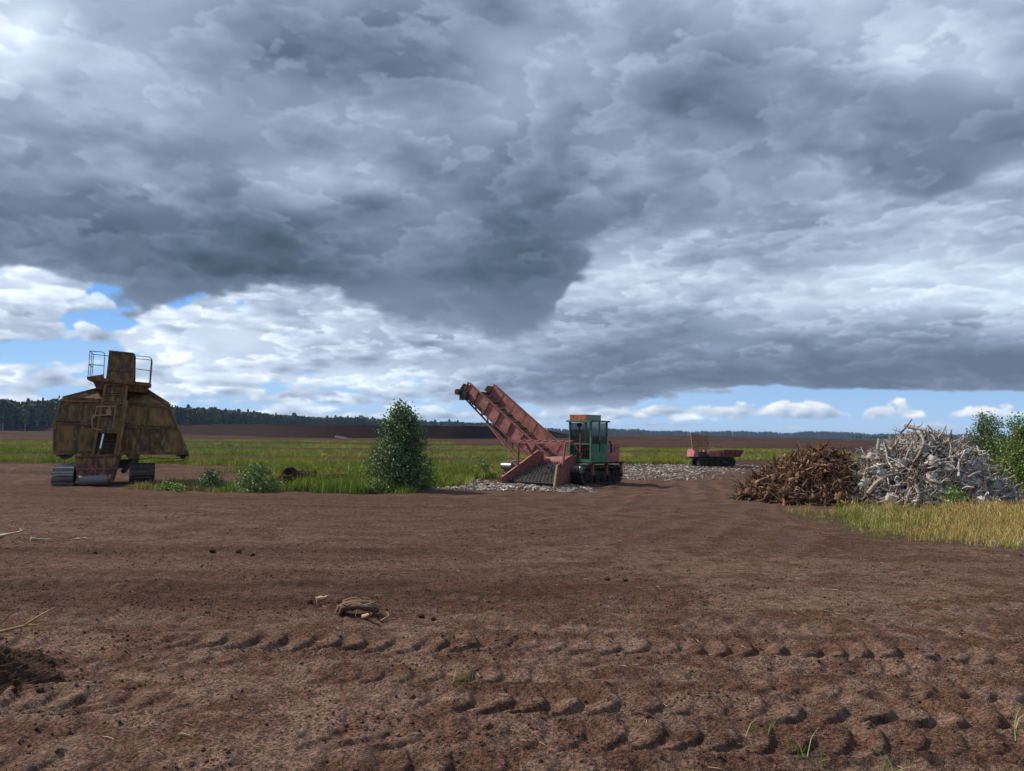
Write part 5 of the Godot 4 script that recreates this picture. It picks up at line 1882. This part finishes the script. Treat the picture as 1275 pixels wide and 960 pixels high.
# ------------------------------------------------------------------ stockpile for field shade, clods, chips
func build_shade_stockpile() -> void:
	# long stockpile standing in for the shadowed left field, its top nearly level, running in from the left
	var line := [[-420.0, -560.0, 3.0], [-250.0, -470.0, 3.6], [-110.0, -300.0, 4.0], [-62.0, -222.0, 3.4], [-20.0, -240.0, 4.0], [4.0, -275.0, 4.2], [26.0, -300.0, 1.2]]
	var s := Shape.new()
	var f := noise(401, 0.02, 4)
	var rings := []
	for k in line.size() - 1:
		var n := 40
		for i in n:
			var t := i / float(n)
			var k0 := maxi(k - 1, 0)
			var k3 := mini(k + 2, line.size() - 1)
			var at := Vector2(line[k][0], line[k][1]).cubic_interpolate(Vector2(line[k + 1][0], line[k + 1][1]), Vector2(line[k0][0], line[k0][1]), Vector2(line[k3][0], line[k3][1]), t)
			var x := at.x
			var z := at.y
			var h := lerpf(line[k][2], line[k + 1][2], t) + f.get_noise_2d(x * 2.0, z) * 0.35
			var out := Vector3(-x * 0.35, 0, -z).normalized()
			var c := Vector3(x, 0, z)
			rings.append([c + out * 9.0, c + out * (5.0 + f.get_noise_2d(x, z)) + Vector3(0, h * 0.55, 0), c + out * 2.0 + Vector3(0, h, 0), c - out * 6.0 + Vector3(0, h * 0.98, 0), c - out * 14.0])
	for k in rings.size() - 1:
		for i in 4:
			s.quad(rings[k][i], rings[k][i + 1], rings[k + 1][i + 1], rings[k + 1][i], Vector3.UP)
	var m := plain(Color(0.028, 0.018, 0.018), 1.0)  # very dark: the shadow over the field is put into this colour
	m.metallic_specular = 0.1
	var o := part("shade_stockpile", s, m, self)
	tag(o, "long stockpile coloured dark to stand for the shadowed field in front of the left wood", "stockpile")

func build_litter() -> void:
	var f := noise(411, 1.0, 3)
	var clods := []
	for v in 4:
		var s := Shape.new()
		s.lump(Vector3.ZERO, Vector3(1, 0.7, 0.9), 0.75, f, 5, 7, v * 5.3)
		clods.append(s.mesh())
	var mat := tinted(1.0)
	mat.metallic_specular = 0.15
	for v in 4:
		var got := scatter(15000, 420 + v, func(rng: RandomNumberGenerator) -> Array:
			var d := 3.2 * pow(rng.randf_range(1.0, 6.5), 0.95)
			var x := rng.randf_range(-0.75, 0.75) * d
			var z := -d
			if grassy(x, z) > 0.5:
				return []
			var dense := smoothstep(-0.15, 0.5, g_mid.get_noise_2d(x * 0.7 + 70.0, z * 1.1) + 0.5 * g_small.get_noise_2d(x * 0.4, z * 0.4))
			dense = maxf(dense, smooth_bump((z + 8.1 + 0.06 * x) / 0.7) * smoothstep(2.0, -0.5, x))
			dense = maxf(dense, 0.8 * smooth_bump((z + 11.4 + 0.02 * x) / 0.6) * smoothstep(0.5, -1.5, x))
			if rng.randf() > 0.06 + dense * 0.9:
				return []
			var size := 0.0035 + 0.011 * pow(rng.randf(), 4.0)
			if rng.randf() < 0.006:
				size *= 2.2
			var c := Color(0.085, 0.050, 0.039) * rng.randf_range(0.6, 1.7)
			return [Vector3(x, ground_height(x, z) + size * 0.25, z), size, c])
		stuff("peat_crumbs", ["fine crumbs of dark peat strewn over the yard", "loose peat crumbs scattered between the wheel tracks", "small peat clods lying in bands across the yard", "crumbly peat lumps on the bare yard"][v], "peat", clods[v], mat, got[0], got[1])
	# pale splinters and straws
	var stick := Shape.new()
	stick.tube([Vector3(-0.5, 0.02, 0), Vector3(0.1, 0.05, 0.03), Vector3(0.5, 0.02, 0)], [0.03, 0.04, 0.012], 4)
	var got := scatter(1300, 431, func(rng: RandomNumberGenerator) -> Array:
		var d := 3.3 * pow(rng.randf_range(1.0, 6.0), 0.95)
		var x := rng.randf_range(-0.75, 0.75) * d
		return [Vector3(x, ground_height(x, -d) + 0.004, -d), rng.randf_range(0.015, 0.085), Color(0.36, 0.29, 0.20) * rng.randf_range(0.5, 1.3)])
	stuff("wood_splinters", "pale wood splinters and straws strewn over the yard", "splinters", stick.mesh(), mat, got[0], got[1])
	# bleached chips and bark in drifts round the loader and the carrier
	var chip := Shape.new()
	chip.tube([Vector3(-0.5, 0.02, 0), Vector3(-0.1, 0.09, 0.05), Vector3(0.25, 0.06, -0.03), Vector3(0.55, 0.03, 0.04)], [0.03, 0.13, 0.10, 0.02], 5, false)
	var piece := chip.mesh()
	for v in 2:
		got = scatter([14000, 19000][v], 440 + v, func(rng: RandomNumberGenerator) -> Array:
			var x := 0.0
			var z := 0.0
			if v == 0:
				x = rng.randf_range(-4.0, 2.6)
				z = -25.6 + 0.10 * x - rng.randfn(0, 1.3)
				if x > -2.9 and z > -23.6 or z < -30.0:
					return []
			else:
				z = -rng.randf_range(31.0, 49.0)
				x = lerpf(4.4, 10.0, (-z - 31.0) / 15.0) + rng.randfn(0.0, 1.3) * (1.0 + (-z - 31.0) / 15.0)
				if x < 3.6:
					return []
			var dense := g_mid.get_noise_2d(x * 0.8, z * 0.8 + 20.0) + 0.4 * g_small.get_noise_2d(x * 0.5, z * 0.5)
			if dense < rng.randf_range(-0.35, 0.45):
				return []
			var c := Color(0.44, 0.415, 0.40) * rng.randf_range(0.3, 1.4)
			if rng.randf() < 0.5:
				c = Color(0.17, 0.12, 0.092) * rng.randf_range(0.6, 1.3)
			return [Vector3(x, ground_height(x, z) + 0.003, z), 0.03 + 0.17 * pow(rng.randf(), 1.8), c])
		var turned := []
		var rng := RandomNumberGenerator.new()
		rng.seed = 450 + v
		for p in got[0]:
			turned.append(p * Transform3D(Basis(Vector3(1, 0, 0.6).normalized(), rng.randfn(0, 0.6)), Vector3.ZERO))
		stuff("wood_chips", ["bleached wood chips and bark in a drift around the loader's scoop", "grey-white wood chips spread around the tracked carrier"][v], "wood chips", piece, mat, turned, got[1])
	# loose peat mound at the left edge with bigger lumps
	var mound := Shape.new()
	var mf := noise(461, 1.0, 5)
	var grid := []
	for i in 60:
		var row := PackedVector3Array()
		for j in 72:
			var q := i / 59.0
			var a := TAU * j / 72.0
			var reach := 0.72 * (1.0 + 0.22 * mf.get_noise_2d(cos(a) * 1.6, sin(a) * 1.6))
			var p := Vector3(cos(a), 0, sin(a) * 0.85) * q * reach
			p.y = 0.20 * pow(maxf(0.0, 1.0 - q * q), 0.8) + mf.get_noise_2d(p.x * 5.0, p.z * 5.0) * 0.05 * (1.0 - q * q * 0.7) + mf.get_noise_2d(p.x * 24.0, p.z * 24.0) * 0.022 - 0.03 * q
			row.append(p)
		grid.append(row)
	for i in 59:
		for j in 72:
			var k := (j + 1) % 72
			mound.quad(grid[i][j], grid[i][k], grid[i + 1][k], grid[i + 1][j], Vector3.UP)
	var mo := part(numbered("peat_mound"), mound, peat_dark, self)
	mo.position = Vector3(-3.72, ground_height(-3.72, -5.45) - 0.01, -5.45)
	tag(mo, "mound of dark loose peat at the left edge of the yard", "peat mound")
	var rng := RandomNumberGenerator.new()
	rng.seed = 470
	var lumps := [[-3.22, -5.28, 0.03], [-3.12, -5.42, 0.026], [-3.32, -5.02, 0.03], [-3.42, -4.9, 0.026], [-3.18, -5.2, 0.02], [-3.5, -4.86, 0.022], [-1.98, -7.98, 0.032], [-1.70, -8.02, 0.03], [-1.64, -7.94, 0.034], [-0.82, -7.5, 0.03], [-0.70, -7.42, 0.028], [-4.1, -11.0, 0.045], [-3.75, -11.05, 0.04], [-3.5, -10.9, 0.035], [1.15, -9.4, 0.036], [1.35, -9.35, 0.03]]
	for q in lumps:
		var o := hold(numbered("peat_clod"), clods[rng.randi() % 4], peat_dark, self)
		o.transform = Transform3D(Basis(Vector3.UP, rng.randf() * TAU).scaled(Vector3.ONE * q[2]), Vector3(q[0], ground_height(q[0], q[1]) + q[2] * 0.4, q[1]))
		var near := "at the foot of the left-edge peat mound" if q[0] < -3.0 and q[1] > -6.0 else "left of the lone stump" if q[0] < -1.6 and q[1] > -9.0 else "right of the lone stump" if q[0] < 0.0 and q[1] > -9.0 else "on the dark band left of centre" if q[0] < 0.0 else "right of centre in the yard"
		tag(o, "small dark peat clod " + near, "clod", "dark clods on the yard")
	# overturned block of turf behind the verge
	var turf := Shape.new()
	turf.lump(Vector3(0, 0.2, 0), Vector3(0.62, 0.36, 0.45), 0.55, f, 12, 18, 2.0)
	var tb := part(numbered("turf_block"), turf, peat_dark, self)
	tb.position = Vector3(-6.45, 0.0, -24.1)
	tag(tb, "dark overturned block of peat turf behind the willow shrub", "turf block")
	var ledge := Shape.new()
	ledge.lump(Vector3(0, 0.1, 0), Vector3(0.8, 0.28, 0.5), 0.4, f, 10, 16, 6.0)
	var lb := part(numbered("turf_block"), ledge, peat_dark, self)
	lb.position = Vector3(-5.5, 0.0, -25.0)
	tag(lb, "flat brown peat ledge right of the overturned turf block", "turf block")
	# lone stump in the yard
	var brown := [Color(0.13, 0.07, 0.04), Color(0.20, 0.11, 0.06), Color(0.075, 0.042, 0.028), Color(0.38, 0.25, 0.14)]
	var wood := tinted(0.9)
	var st := Shape.new()
	st.use_tint = true
	var sr := RandomNumberGenerator.new()
	sr.seed = 480
	for k in 7:
		st.tint = brown[sr.randi() % 3]
		var arch := []
		var fat := []
		for i in 9:
			var a := PI * i / 8.0
			arch.append(Vector3(-cos(a) * (0.20 + 0.02 * (k % 3)) + sr.randfn(0, 0.012), 0.03 + sin(a) * (0.105 - 0.008 * k) + sr.randfn(0, 0.008), -0.10 + 0.022 * k + sr.randfn(0, 0.012)))
			fat.append(sr.randf_range(0.018, 0.036))
		st.tube(arch, fat, 6)
	for k in 16:
		st.tint = brown[sr.randi() % 4]
		var a := PI * sr.randf()
		var from := Vector3(-cos(a) * 0.2, 0.02 + sin(a) * 0.10, sr.randf_range(-0.1, 0.05))
		st.tube(wavy(sr, from, Vector3(sr.randfn(0, 1), sr.randfn(-0.3, 0.4), sr.randfn(0.3, 0.8)), sr.randf_range(0.06, 0.2), 4, 0.35), [0.009, 0.008, 0.006, 0.004, 0.002], 4)
	var so := part(numbered("yard_stump"), st, wood, self)
	so.scale = Vector3(0.78, 0.85, 0.9)
	so.position = Vector3(-1.42, ground_height(-1.42, -7.5), -7.5)
	tag(so, "small lone arched brown stump lying in the middle of the yard", "stump")
	for q in [["short pale broken root lying right of the lone stump", Vector3(-1.10, 0.03, -7.42), 0.9, 0.22, 0.016], ["dark sawn root leaning from the lone stump towards the tracks", Vector3(-1.27, 0.05, -7.33), -0.75, 0.2, 0.028], ["pale cut chunk of wood beside the clods left of the stump", Vector3(-1.86, 0.06, -7.98), 0.6, 0.13, 0.035]]:
		var r := stem_shape(490 + int(q[3] * 100), brown, q[3], q[4])
		var o := part(numbered("loose_root"), r, wood, self)
		var p: Vector3 = q[1]
		o.position = Vector3(p.x, ground_height(p.x, p.z) + p.y, p.z)
		o.rotation = Vector3(0, q[2], 0.25)
		tag(o, q[0], "root")
	# dead branch by the mound, and scraps farther back on the left
	var tanny := [Color(0.25, 0.18, 0.09), Color(0.18, 0.12, 0.06), Color(0.32, 0.24, 0.12)]
	var br := stem_shape(497, tanny, 1.1, 0.02)
	var bo := part(numbered("dead_branch"), br, wood, self)
	bo.position = Vector3(-4.0, ground_height(-4.0, -6.35) + 0.07, -6.35)
	bo.rotation = Vector3(0.3, 0.12, 0.08)
	tag(bo, "dead tan branch lying above the peat mound at the left edge", "branch")
	for q in [["long pale scrap of wood at the left edge of the yard", Vector3(-7.75, 0.02, -12.5), 0.1, 0.55, 0.03], ["short pale scrap of wood right of the long scrap", Vector3(-7.25, 0.03, -12.35), 0.9, 0.3, 0.03], ["small pale scrap of wood farther right along the dark band", Vector3(-6.55, 0.02, -12.2), 0.2, 0.18, 0.02]]:
		var r := stem_shape(500 + int(q[3] * 100), [Color(0.42, 0.33, 0.24), Color(0.34, 0.27, 0.2)], q[3], q[4])
		var o := part(numbered("wood_scrap"), r, wood, self)
		var p: Vector3 = q[1]
		o.position = Vector3(p.x, ground_height(p.x, p.z) + p.y, p.z)
		o.rotation = Vector3(0, q[2], 0.05)
		tag(o, q[0], "wood scrap")
